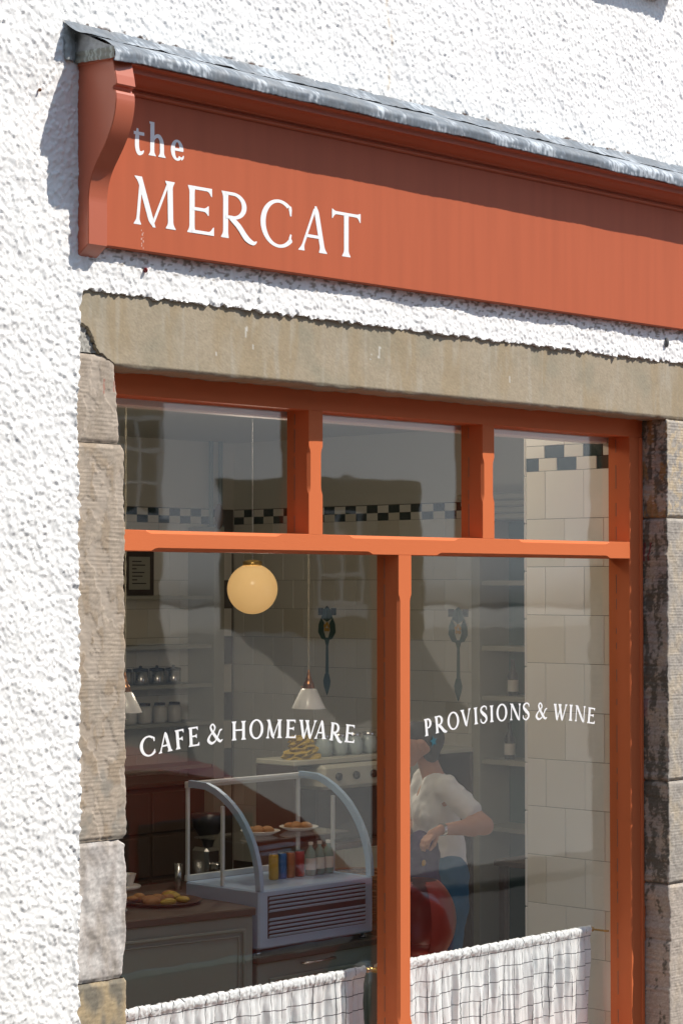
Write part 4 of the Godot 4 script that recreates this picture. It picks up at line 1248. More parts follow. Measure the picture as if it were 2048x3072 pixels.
func make_lamps() -> void:
	var s: SurfaceTool
	var gm := mat("lit_globe", lin(0.80, 0.62, 0.36), 0.25)
	gm.emission_enabled = true
	gm.emission = Color(1.0, 0.78, 0.48)
	gm.emission_energy_multiplier = 0.40
	for q in [[Vector3(3.713, 2.243, -3.082), "round amber glass globe lamp hanging above the display case", 0.62], [Vector3(2.25, 3.245, -1.55), "unseen globe lamp behind the stone lintel, placed to light the tiled return wall", 0.55]]:  # the second is out of view behind the lintel, placed to light the tiled return
		var g := thing("globe_lamp", q[1], "lamp", q[0], "amber globe lamps")
		s = st()
		ball(s, Vector3.ZERO, Vector3(0.1385, 0.1385, 0.1385), 40, 24)
		put("lamp_globe", done(s), gm, g)
		s = st()
		lathe(s, [Vector2(0.0, 0.124), Vector2(0.052, 0.124), Vector2(0.055, 0.150), Vector2(0.030, 0.160), Vector2(0.0, 0.162)], Vector3.ZERO, 24)
		put("lamp_collar", done(s), M.brass, g)
		s = st()
		tube(s, [Vector3(0, 0.16, 0), Vector3(0, maxf(3.4 - g.position.y, 0.165), 0)], 0.0025, 8)
		put("lamp_stem", done(s), M.steel, g)
		var l := OmniLight3D.new()
		l.name = "globe_light"
		l.light_color = Color(1.0, 0.94, 0.85)
		l.light_energy = q[2]
		l.light_size = 0.13
		l.omni_range = 12.0
		l.omni_attenuation = 2.0
		l.shadow_enabled = true
		g.add_child(l)
	for q in [[Vector3(3.514, 1.617, -2.452), "white conical glass pendant lamp hanging beside the mullion"], [Vector3(2.654, 1.613, -2.919), "white conical pendant lamp half hidden by the left stone jamb"]]:
		var p := thing("pendant_lamp", q[1], "lamp", q[0], "conical pendant lamps")
		s = st()
		lathe(s, [Vector2(0.088, 0.0), Vector2(0.089, 0.001), Vector2(0.0885, 0.004), Vector2(0.042, 0.100), Vector2(0.034, 0.106), Vector2(0.0, 0.107)], Vector3.ZERO, 36)
		lathe(s, [Vector2(0.0, 0.104), Vector2(0.036, 0.100), Vector2(0.085, 0.004), Vector2(0.088, 0.0)], Vector3.ZERO, 36)
		put("lamp_shade", done(s), M.opal_glass, p)
		s = st()
		lathe(s, [Vector2(0.030, 0.106), Vector2(0.032, 0.112), Vector2(0.028, 0.118), Vector2(0.030, 0.124), Vector2(0.026, 0.134), Vector2(0.016, 0.150), Vector2(0.017, 0.158), Vector2(0.011, 0.166), Vector2(0.010, 0.182), Vector2(0.006, 0.192), Vector2(0.004, 0.206), Vector2(0.0, 0.207)], Vector3.ZERO, 24)
		for k in 3:
			var a := TAU * k / 3.0
			tube(s, [Vector3(cos(a) * 0.028, 0.114, sin(a) * 0.028), Vector3(cos(a) * 0.042, 0.114, sin(a) * 0.042)], 0.0028, 6)
		put("lamp_gallery", done(s), M.copper, p)
		s = st()
		for k in 2:
			var path := []
			for i in 120:
				var a := i * 0.55 + PI * k
				path.append(Vector3(cos(a) * 0.0028, 0.203 + i * (1.78 - 0.203) / 119.0, sin(a) * 0.0028))
			tube(s, path, 0.0028, 6)
		put("lamp_cord", done(s), M.cord, p)

# panelled counter front: a frame of two stepped mouldings round a sunk field
func panel_moulding(parent: Node3D, x0: float, x1: float, y0: float, y1: float, z: float, m: Material) -> void:
	for k in 2:
		var s := st()
		var d := k * 0.034
		var t := 0.016 if k == 0 else 0.010
		var p := 0.014 if k == 0 else 0.008
		cbox(s, Vector3(x0 + d, y1 - d - t, z), Vector3(x1 - d, y1 - d, z + p), 0.004)
		cbox(s, Vector3(x0 + d, y0 + d, z), Vector3(x1 - d, y0 + d + t, z + p), 0.004)
		cbox(s, Vector3(x0 + d, y0 + d + t, z), Vector3(x0 + d + t, y1 - d - t, z + p), 0.004)
		cbox(s, Vector3(x1 - d - t, y0 + d + t, z), Vector3(x1 - d, y1 - d - t, z + p), 0.004)
		put("panel_moulding", done(s), m, parent)

func make_counters() -> void:
	var a := thing("back_counter", "long grey back counter behind the display case", "counter")
	block("counter_body", Vector3(1.2, -0.35, -4.25), Vector3(4.6, 0.446, -3.45), M.grey_wood, a, 0.006)
	block("worktop", Vector3(1.15, 0.4465, -4.28), Vector3(4.62, 0.484, -3.41), M.worktop, a, 0.008)
	var h := thing("counter", "tall grey-green panelled counter with the pastry tray, left of the display case", "counter", Vector3(2.928, 0, -2.262))
	h.rotation.y = deg_to_rad(-9.0)
	block("counter_body", Vector3(-2.4, -0.35, -0.78), Vector3(0.0, 0.626, 0.0), M.grey_wood, h, 0.005)
	block("worktop", Vector3(-2.4, 0.6265, -0.80), Vector3(0.004, 0.665, 0.024), M.worktop, h, 0.006)
	panel_moulding(h, -1.25, -0.05, -0.25, 0.566, 0.0005, M.grey_wood)
	panel_moulding(h, -2.35, -1.30, -0.25, 0.566, 0.0005, M.grey_wood)
	var b := thing("low_counter", "low cream counter carrying the curved glass display case", "counter")
	block("counter_body", Vector3(2.955, -0.35, -3.06), Vector3(3.84, 0.381, -2.257), M.grey_wood, b, 0.006)
	block("worktop", Vector3(2.931, 0.3815, -3.08), Vector3(3.862, 0.4155, -2.23), M.worktop, b, 0.006)
	panel_moulding(b, 3.03, 3.77, -0.25, 0.30, -2.258, M.grey_wood)
	var s := st()
	tube(s, [Vector3(3.26, 0.350, -2.257), Vector3(3.26, 0.350, -2.228), Vector3(3.48, 0.352, -2.224), Vector3(3.48, 0.352, -2.257)], 0.0065, 8)
	put("drawer_pull", done(s), M.steel, b)
	# the case
	var c := thing("display_case", "small curved glass food display case with louvred blue-grey base", "display case", Vector3(2.964, 0.4157, -2.257))
	c.scale = Vector3(1.09, 1.09, 1.09)
	var W := 0.765
	s = st()
	cbox(s, Vector3(0.0, 0.028, -0.50), Vector3(W, 0.296, 0.0), 0.008)
	put("case_base", done(s), M.case_metal, c)
	block("louvre_recess", Vector3(0.055, 0.075, -0.004), Vector3(W - 0.055, 0.268, 0.0012), M.black_plastic, c, 0.0005)
	for k in 10:
		if k == 5:
			continue
		var o := put("louvre_slat", box_mesh(Vector3(W - 0.12, 0.013, 0.004), 0.001), M.case_metal, c)
		o.position = Vector3(W / 2.0, 0.084 + k * 0.0192, 0.006)
		o.rotation.x = 0.6
	for x in [0.03, W - 0.03]:
		for z in [-0.04, -0.46]:
			s = st()
			lathe(s, [Vector2(0.0, 0.0), Vector2(0.016, 0.0), Vector2(0.016, 0.012), Vector2(0.010, 0.014), Vector2(0.010, 0.030), Vector2(0.0, 0.031)], Vector3(x, 0.0, z), 14)
			put("case_foot", done(s), M.steel, c)
	var arc := [[-0.008, 0.296], [-0.010, 0.330], [-0.016, 0.385], [-0.030, 0.440], [-0.050, 0.493], [-0.078, 0.545], [-0.110, 0.590], [-0.150, 0.635], [-0.195, 0.672], [-0.245, 0.705], [-0.300, 0.732], [-0.360, 0.752], [-0.480, 0.757]]
	for x in [0.0, W - 0.024]:
		s = st()
		var rows := []
		for i in arc.size():
			var p := Vector2(arc[i][0], arc[i][1])
			var q := Vector2(arc[mini(i + 1, arc.size() - 1)][0], arc[mini(i + 1, arc.size() - 1)][1]) - Vector2(arc[maxi(i - 1, 0)][0], arc[maxi(i - 1, 0)][1])
			var nn := q.normalized().orthogonal() * 0.016
			var ring := PackedVector3Array()
			for e in [[x, nn], [x + 0.024, nn], [x + 0.024, -nn], [x, -nn]]:
				ring.append(Vector3(e[0], p.y + e[1].y, p.x + e[1].x))
			rows.append(ring)
		skin(s, rows, false, true)
		fan(s, rows[0])
		fan(s, rows[-1])
		put("case_arch", done(s), M.case_metal, c)
	s = st()
	var rowg := []
	for k in [0.006, -0.006]:
		for x in [0.024, W - 0.024]:
			pass
	for i in arc.size():
		rowg.append(PackedVector3Array([Vector3(0.022, arc[i][1], arc[i][0] - 0.004), Vector3(W - 0.022, arc[i][1], arc[i][0] - 0.004)]))
	skin(s, rowg, true)
	put("curved_glass", done(s), M.case_glass, c)
	for x in [0.004, W - 0.022]:
		for z in [-0.495, -0.255]:
			put("case_post", box_mesh(Vector3(0.016, 0.452 if z < -0.4 else 0.37, 0.016), 0.002), M.case_white, c).position = Vector3(x + 0.008, 0.296 + (0.226 if z < -0.4 else 0.185), z)
	block("glass_shelf", Vector3(0.03, 0.500, -0.47), Vector3(W - 0.03, 0.506, -0.13), M.case_glass, c, 0.001)
	block("case_back_rail", Vector3(0.0, 0.296, -0.505), Vector3(W, 0.325, -0.488), M.case_white, c, 0.002)
	block("case_back_rail", Vector3(0.0, 0.735, -0.505), Vector3(W, 0.765, -0.480), M.case_white, c, 0.002)

func make_wares() -> void:
	var s: SurfaceTool
	# in the case: two plates on the shelf and a row of bottles and cans
	var base := Vector3(2.964, 0.4157, -2.257)
	for q in [[0.30, "plate of pastries on the left of the case shelf"], [0.56, "plate of pastries on the right of the case shelf"]]:
		var p := thing("plate", "white " + q[1], "plate", base + Vector3(q[0], 0.506, -0.30) * 1.09, "plates in the display case")
		s = st()
		lathe(s, [Vector2(0.0, 0.004), Vector2(0.05, 0.003), Vector2(0.055, 0.0), Vector2(0.07, 0.006), Vector2(0.105, 0.022), Vector2(0.103, 0.025), Vector2(0.06, 0.011), Vector2(0.0, 0.010)], Vector3.ZERO, 28)
		put("dish", done(s), M.china, p)
		s = st()
		for k in 5:
			ball(s, Vector3(cos(k * 1.3) * 0.05, 0.026, sin(k * 1.3) * 0.05), Vector3(0.035, 0.018, 0.025), 12, 8)
		put("pastry", done(s), M.pastry, p)
	var cans := [[0.33, lin(0.55, 0.36, 0.05), "yellow drinks can"], [0.385, lin(0.05, 0.16, 0.42), "blue drinks can"], [0.44, lin(0.50, 0.16, 0.06), "orange drinks can"], [0.505, lin(0.50, 0.05, 0.04), "red drinks can"]]
	for q in cans:
		var p := thing("drinks_can", "%s in the row inside the display case" % q[2], "can", base + Vector3(q[0], 0.297, -0.24) * 1.09, "cans in the display case")
		s = st()
		lathe(s, [Vector2(0.0, 0.0), Vector2(0.022, 0.0), Vector2(0.026, 0.006), Vector2(0.026, 0.122), Vector2(0.022, 0.132), Vector2(0.0, 0.131)], Vector3.ZERO, 20)
		put("can_body", done(s), mat("can_" + q[2].replace(" ", "_"), q[1], 0.3, 0.4), p)
		s = st()
		lathe(s, [Vector2(0.0225, 0.131), Vector2(0.0235, 0.135), Vector2(0.021, 0.136), Vector2(0.0, 0.1335)], Vector3.ZERO, 20)
		put("can_top", done(s), M.steel, p)
	var bm := mat("bottle_glass", lin(0.22, 0.36, 0.32), 0.12)
	for q in [[0.570, "tall pale green bottle next to the red can"], [0.632, "middle pale green bottle in the display case"], [0.692, "rightmost pale green bottle in the display case"]]:
		var p := thing("bottle", q[1], "bottle", base + Vector3(q[0], 0.297, -0.23) * 1.09, "bottles in the display case")
		s = st()
		lathe(s, [Vector2(0.0, 0.0), Vector2(0.026, 0.0), Vector2(0.029, 0.005), Vector2(0.029, 0.105), Vector2(0.022, 0.128), Vector2(0.011, 0.146), Vector2(0.011, 0.166), Vector2(0.0, 0.167)], Vector3.ZERO, 20)
		put("bottle_body", done(s), bm, p)
		s = st()
		lathe(s, [Vector2(0.0135, 0.158), Vector2(0.0135, 0.174), Vector2(0.0, 0.175)], Vector3.ZERO, 14)
		put("bottle_cap", done(s), M.china, p)
		s = st()
		lathe(s, [Vector2(0.0296, 0.03), Vector2(0.0296, 0.09)], Vector3.ZERO, 20)
		put("paper_band", done(s), M.china, p)
	# tray of pastries and cake stand on the wide counter
	var t := thing("pastry_tray", "dark oval tray of golden pastries on the tall counter", "tray", Vector3(2.70, 0.665, -2.69))
	s = st()
	lathe(s, [Vector2(0.0, 0.004), Vector2(0.17, 0.004), Vector2(0.20, 0.020), Vector2(0.205, 0.018), Vector2(0.175, 0.0), Vector2(0.0, 0.0)], Vector3.ZERO, 32)
	put("tray", done(s), M.dark_wood, t)
	var rng := RandomNumberGenerator.new()
	rng.seed = 12
	for k in 11:
		s = st()
		var at := Vector3(rng.randf_range(-0.13, 0.13), 0.022, rng.randf_range(-0.11, 0.11))
		ball(s, at, Vector3(rng.randf_range(0.035, 0.055), rng.randf_range(0.015, 0.028), rng.randf_range(0.025, 0.04)), 12, 8)
		put("pastry", done(s), M.pastry if k % 3 else M.yellow_fruit, t)
	var st_ := thing("cake_stand", "white pedestal cake stand next to the left stone jamb", "cake stand", Vector3(2.37, 0.665, -2.66))
	s = st()
	lathe(s, [Vector2(0.0, 0.0), Vector2(0.065, 0.0), Vector2(0.06, 0.008), Vector2(0.015, 0.02), Vector2(0.012, 0.085), Vector2(0.03, 0.105), Vector2(0.125, 0.112), Vector2(0.128, 0.122), Vector2(0.0, 0.120)], Vector3.ZERO, 32)
	put("stand", done(s), M.china, st_)
	for q in [[Vector3(0.055, 0.121, 0.03), "white ribbed cup at the front right of the cake stand"], [Vector3(-0.01, 0.121, 0.05), "white ribbed cup in the middle of the cake stand"], [Vector3(0.0, 0.181, -0.03), "white ribbed cup stacked highest on the cake stand"]]:
		var cup := thing("cup", q[1], "cup", st_.position + q[0], "cups on the cake stand")
		s = st()
		lathe(s, [Vector2(0.0, 0.0), Vector2(0.026, 0.0), Vector2(0.044, 0.058), Vector2(0.041, 0.058), Vector2(0.024, 0.006), Vector2(0.0, 0.005)], Vector3.ZERO, 14, false)
		put("bowl", done(s), M.china, cup)
	var cu := thing("steel_cup", "small shiny steel cup standing behind the cake stand", "cup", Vector3(4.00, 0.484, -4.00))
	s = st()
	lathe(s, [Vector2(0.0, 0.0), Vector2(0.022, 0.0), Vector2(0.026, 0.15), Vector2(0.023, 0.15), Vector2(0.02, 0.01), Vector2(0.0, 0.01)], Vector3.ZERO, 20)
	put("cup_body", done(s), M.steel, cu)
	# grinder: bean hopper over a body
	var g := thing("coffee_grinder", "black coffee grinder with funnel hopper on the counter", "coffee grinder", Vector3(4.137, 0.484, -3.89))
	s = st()
	lathe(s, [Vector2(0.0, 0.245), Vector2(0.028, 0.245), Vector2(0.035, 0.275), Vector2(0.090, 0.365), Vector2(0.100, 0.44), Vector2(0.0, 0.445)], Vector3.ZERO, 24)
	put("hopper", done(s), M.black_plastic, g)
	s = st()
	cbox(s, Vector3(-0.06, 0.0, -0.09), Vector3(0.06, 0.245, 0.05), 0.02)
	cbox(s, Vector3(-0.03, 0.12, 0.05), Vector3(0.03, 0.16, 0.11), 0.008)
	put("grinder_body", done(s), M.steel, g)
	# back shelf with jars, a white coffee machine, a yellow bag
	var sh := thing("back_shelf", "cream back shelf with jars behind the display case", "shelf", Vector3(4.9, 0, -3.55))
	block("shelf_board", Vector3(-0.55, 1.215, -0.16), Vector3(1.05, 1.245, 0.16), M.cream_wood, sh, 0.004)
	block("shelf_end", Vector3(-0.55, -0.35, -0.16), Vector3(-0.52, 1.2145, 0.16), M.dark_wood, sh, 0.003)
	block("shelf_end", Vector3(1.02, -0.35, -0.16), Vector3(1.05, 1.2145, 0.16), M.dark_wood, sh, 0.003)
	block("shelf_board", Vector3(-0.519, 0.70, -0.16), Vector3(1.019, 0.74, 0.16), M.dark_wood, sh, 0.004)
	block("shelf_back", Vector3(-0.519, 0.741, -0.16), Vector3(1.019, 1.2145, -0.15), M.dark_wood, sh, 0.002)  # dark boards stand in for the dim room behind the case
	for k in 5:
		var j := thing("jar", "%s round glass jar in the row on the back shelf" % ["leftmost", "second", "middle", "fourth", "rightmost"][k], "jar", Vector3(4.74 + k * 0.125, 1.245, -3.53 + 0.006 * k), "jars on the back shelf")
		s = st()
		lathe(s, [Vector2(0.0, 0.0), Vector2(0.04, 0.0), Vector2(0.052, 0.02), Vector2(0.054, 0.07), Vector2(0.040, 0.10), Vector2(0.036, 0.115), Vector2(0.0, 0.116)], Vector3.ZERO, 22)
		put("jar_body", done(s), mat("jar_glass", lin(0.30, 0.36, 0.36), 0.1), j)
		s = st()
		lathe(s, [Vector2(0.040, 0.112), Vector2(0.042, 0.130), Vector2(0.0, 0.134)], Vector3.ZERO, 18)
		put("jar_lid", done(s), M.steel, j)
	var yb := thing("yellow_bag", "crumpled yellow paper bag on the back shelf", "bag", Vector3(4.52, 1.245, -3.50))
	s = st()
	var nn := nz(FastNoiseLite.TYPE_SIMPLEX, 9.0, 70, 2)
	var rows := []
	for i in 12:
		var t2 := i / 11.0
		var ring := PackedVector3Array()
		for j in 20:
			var a := TAU * j / 20.0
			var r := (0.115 - 0.05 * t2) * (1.0 + nn.get_noise_3d(cos(a), t2, sin(a)) * 0.5)
			ring.append(Vector3(cos(a) * r * 1.1, t2 * 0.135, -sin(a) * r * 0.7))
		rows.append(ring)
	skin_rev(s, rows, false)
	fan(s, rows[-1])
	put("bag_body", done(s), M.yellow_fruit, yb)
	var cm := thing("coffee_machine", "white coffee machine with dark dials just below the row of jars", "coffee machine", Vector3(4.95, 0.74, -3.52))
	block("machine_body", Vector3(-0.40, 0.325, -0.12), Vector3(0.55, 0.470, 0.175), M.cream_wood, cm, 0.02)
	block("machine_base", Vector3(-0.30, 0.0, -0.12), Vector3(0.45, 0.3245, 0.02), M.black_plastic, cm, 0.01)
	for k in 5:
		s = st()
		var prof := [Vector2(0.0, 0.0), Vector2(0.024, 0.0), Vector2(0.022, 0.016), Vector2(0.0, 0.018)]
		lathe(s, prof, Vector3.ZERO, 18)
		var o := put("dial", done(s), M.black_plastic, cm)
		o.position = Vector3(-0.28 + k * 0.15, 0.40, 0.175)
		o.rotation.x = PI / 2.0
	var dr := thing("dresser", "dark wooden dresser behind the coffee grinder, darkening the back of the room", "dresser", Vector3(4.15, 0, -4.80))  # dark mass placed to darken the back of the room
	block("dresser_body", Vector3(-0.75, -0.35, -0.22), Vector3(0.62, 1.02, 0.20), M.dark_wood, dr, 0.006)
	block("dresser_top", Vector3(-0.78, 1.0205, -0.24), Vector3(0.65, 1.05, 0.23), M.dark_wood, dr, 0.005)
	for k in 3:
		for r in 3:
			block("drawer", Vector3(-0.72 + k * 0.445, 0.20 + r * 0.27, 0.2005), Vector3(-0.30 + k * 0.445, 0.45 + r * 0.27, 0.215), M.dark_wood, dr, 0.006)
	# wicker basket beside the case
	var wb := thing("wicker_basket", "brown wicker basket at the right of the display case", "basket", Vector3(4.24, 0.4155, -2.76))
	for k in 16:
		s = st()
		var path := []
		for i in 33:
			var a := TAU * i / 32.0
			var r := 0.15 + 0.03 * k / 15.0 + (0.006 if i % 2 == k % 2 else -0.002)
			path.append(Vector3(cos(a) * r, 0.012 + k * 0.016, sin(a) * r))
		tube(s, path, 0.010, 6)
		put("weave", done(s), M.wicker, wb)
	block("basket_floor", Vector3(-0.14, 0.0, -0.14), Vector3(0.14, 0.012, 0.14), M.wicker, wb, 0.004)
	var stool := thing("basket_table", "small dark table carrying the wicker basket", "table", Vector3(4.24, -0.1515, -2.76))
	block("table_top", Vector3(-0.2, 0.537, -0.2), Vector3(0.2, 0.566, 0.2), M.dark_wood, stool, 0.004)
	for x in [-0.17, 0.17]:
		for z in [-0.17, 0.17]:
			block("leg", Vector3(x - 0.02, -0.1985, z - 0.02), Vector3(x + 0.02, 0.5365, z + 0.02), M.dark_wood, stool, 0.003)
	# moulded red chair in front of the person
	var rc := thing("red_chair", "red moulded tub chair beside the mullion, in front of the person", "chair", Vector3(3.165, -0.35, -1.375))
	s = st()
	for inner in [false, true]:
		var rws := []
		for i in 15:
			var ph := lerpf(-0.9, 1.05, i / 14.0)
			var ring := PackedVector3Array()
			for j in 25:
				var th := lerpf(0.35, TAU - 0.35, j / 24.0) + 2.4
				var rr := 0.180 if not inner else 0.168
				ring.append(Vector3(cos(th) * cos(ph) * rr, 1.02 + sin(ph) * rr * 1.2, sin(th) * cos(ph) * rr))
			rws.append(ring)
		skin(s, rws, true)
	put("chair_shell", done(s), M.chair_red, rc)
	s = st()
	lathe(s, [Vector2(0.0, 0.85), Vector2(0.135, 0.85), Vector2(0.145, 0.865), Vector2(0.135, 0.88), Vector2(0.0, 0.885)], Vector3.ZERO, 24)
	put("seat", done(s), M.chair_red, rc)
	for k in 4:
		s = st()
		var an := PI / 4.0 + k * PI / 2.0
		tube(s, [Vector3(cos(an) * 0.10, 0.86, sin(an) * 0.10), Vector3(cos(an) * 0.20, 0.0, sin(an) * 0.20)], 0.011, 8)
		put("leg", done(s), M.steel, rc)
	# jar of wooden sticks beyond the person
	var js := thing("utensil_jar", "pot of pale wooden sticks standing beyond the person", "jar", Vector3(4.86, 0.76, -1.92))
	s = st()
	lathe(s, [Vector2(0.0, 0.0), Vector2(0.05, 0.0), Vector2(0.06, 0.12), Vector2(0.055, 0.12), Vector2(0.046, 0.01), Vector2(0.0, 0.01)], Vector3.ZERO, 20)
	put("pot", done(s), M.dark_wood, js)
	for k in 9:
		s = st()
		var a := TAU * k / 9.0
		tube(s, [Vector3(cos(a) * 0.02, 0.02, sin(a) * 0.02), Vector3(cos(a) * 0.075, 0.29 + 0.02 * sin(k * 3.0), sin(a) * 0.075)], 0.006, 6)
		put("stick", done(s), mat("stick_wood", lin(0.42, 0.30, 0.17), 0.8), js)
	var jt := thing("side_table", "narrow dark side table carrying the pot of sticks", "table", Vector3(4.86, 0, -1.92))
	block("table_top", Vector3(-0.22, 0.725, -0.22), Vector3(0.22, 0.759, 0.22), M.dark_wood, jt, 0.004)
	for x in [-0.18, 0.18]:
		for z in [-0.18, 0.18]:
			block("leg", Vector3(x - 0.02, -0.35, z - 0.02), Vector3(x + 0.02, 0.7245, z + 0.02), M.dark_wood, jt, 0.003)

func make_back_furniture() -> void:
	var s: SurfaceTool
	# shelves with canisters on the back wall
	var b := thing("wall_shelves", "cream wall shelves with steel canisters against the back wall", "shelves", Vector3(6.45, 0, -7.10))
	for y in [2.189, 1.815, 1.517, 1.228, 0.90]:
		block("shelf_board", Vector3(-0.70, y - 0.03, 0.0), Vector3(0.45, y, 0.28), M.cream_wood, b, 0.003)
	block("shelf_post", Vector3(0.451, -0.35, 0.0), Vector3(0.56, 2.72, 0.30), M.cream_wood, b, 0.004)
	block("shelf_post", Vector3(-0.80, -0.35, 0.0), Vector3(-0.701, 2.72, 0.30), M.cream_wood, b, 0.004)
	for k in 4:
		var c := thing("canister", "%s steel canister on the shelf of the back wall" % ["leftmost", "second", "third", "rightmost"][k], "canister", Vector3(6.12 + k * 0.165, 1.517, -6.95), "steel canisters on the shelf")
		s = st()
		lathe(s, [Vector2(0.0, 0.0), Vector2(0.056, 0.0), Vector2(0.058, 0.004), Vector2(0.058, 0.105), Vector2(0.0, 0.106)], Vector3.ZERO, 24)
		put("canister_body", done(s), M.steel, c)
		s = st()
		lathe(s, [Vector2(0.060, 0.104), Vector2(0.060, 0.122), Vector2(0.012, 0.128), Vector2(0.012, 0.142), Vector2(0.0, 0.146)], Vector3.ZERO, 24)
		put("canister_lid", done(s), M.black_plastic, c)
	for k in 5:
		var j := thing("storage_jar", "%s pale storage jar on the lower back shelf" % ["first", "second", "third", "fourth", "fifth"][k], "jar", Vector3(6.02 + k * 0.15, 1.228, -6.94), "pale storage jars")
		s = st()
		lathe(s, [Vector2(0.0, 0.0), Vector2(0.05, 0.0), Vector2(0.055, 0.02), Vector2(0.055, 0.11), Vector2(0.04, 0.13), Vector2(0.0, 0.132)], Vector3.ZERO, 20)
		put("jar_body", done(s), M.china, j)
		s = st()
		lathe(s, [Vector2(0.042, 0.131), Vector2(0.042, 0.15), Vector2(0.0, 0.152)], Vector3.ZERO, 18)
		put("jar_lid", done(s), M.dark_wood, j)
	var p := thing("picture", "dark framed notice hanging high on the back wall", "picture", Vector3(6.38, 2.36, -7.10))
	block("frame", Vector3(-0.15, -0.17, 0.0), Vector3(0.15, 0.17, 0.025), M.dark_wood, p, 0.004)
	block("paper", Vector3(-0.105, -0.125, 0.0252), Vector3(0.105, 0.125, 0.0272), M.cream_wood, p, 0.0005)
	for k in 7:
		block("text_line", Vector3(-0.075, 0.085 - k * 0.028, 0.0273), Vector3(0.02 + 0.05 * sin(k * 2.3), 0.094 - k * 0.028, 0.0279), M.black_plastic, p, 0.0002)
	var o := thing("oval_plaque", "small oval brown wooden plaque above the cream shelf post", "plaque", Vector3(6.94, 2.80, -6.79))
	s = st()
	ball(s, Vector3.ZERO, Vector3(0.045, 0.10, 0.02), 22, 12)
	put("plaque", done(s), M.wicker, o)
	for q in [[7.10, "left"], [7.20, "right"]]:
		var pi := thing("pipe", "%s of two grey-green pipes up the far corner" % q[1], "pipe", Vector3(q[0], 0, -7.05), "pipes in the corner")
		s = st()
		tube(s, [Vector3(0, -0.35, 0), Vector3(0, 3.4, 0)], 0.018, 14)
		put("pipe_run", done(s), M.pipe_paint, pi)
		for y in [0.9, 1.72, 2.72]:
			s = st()
			lathe(s, [Vector2(0.018, y - 0.02), Vector2(0.026, y - 0.018), Vector2(0.026, y + 0.018), Vector2(0.018, y + 0.02)], Vector3.ZERO, 14)
			put("pipe_clip", done(s), M.pipe_paint, pi)
	# tall cream cupboard with a cornice against the far wall
	var c := thing("tall_cupboard", "tall cream open cupboard with cornice beyond the tiled corner", "cupboard", Vector3(7.40, 0, -4.12))
	block("cupboard_side", Vector3(-0.34, -0.35, -0.230), Vector3(0.0, 2.72, -0.155), M.cream_wood, c, 0.004)
	block("cupboard_side", Vector3(-0.34, -0.35, 0.62), Vector3(0.0, 2.72, 0.69), M.cream_wood, c, 0.004)
	block("cupboard_back", Vector3(-0.02, -0.35, -0.154), Vector3(-0.004, 2.72, 0.619), M.leaf_green, c, 0.001)
	for y in [0.60, 1.06, 1.50, 1.846, 2.30]:
		block("shelf_board", Vector3(-0.32, y - 0.035, -0.154), Vector3(-0.021, y, 0.619), M.cream_wood, c, 0.003)
	for k in 4:
		block("cornice_step", Vector3(-0.36 - k * 0.02, 2.721 + k * 0.045, -0.25 - k * 0.015), Vector3(0.0, 2.764 + k * 0.045, 0.71 + k * 0.015), M.cream_wood, c, 0.010)
	for q in [[1.06, "dark jar on the lowest cupboard shelf", 0.0], [1.50, "dark bottle on the middle cupboard shelf", 0.03]]:
		var j := thing("cupboard_bottle", q[1], "bottle", Vector3(7.20, q[0], -4.12 + q[2]))
		s = st()
		lathe(s, [Vector2(0.0, 0.0), Vector2(0.036, 0.0), Vector2(0.038, 0.14), Vector2(0.014, 0.20), Vector2(0.014, 0.25), Vector2(0.0, 0.252)], Vector3.ZERO, 18)
		put("bottle_body", done(s), M.black_plastic, j)
		s = st()
		lathe(s, [Vector2(0.0386, 0.03), Vector2(0.0386, 0.11)], Vector3.ZERO, 18)
		put("paper_band", done(s), M.china, j)

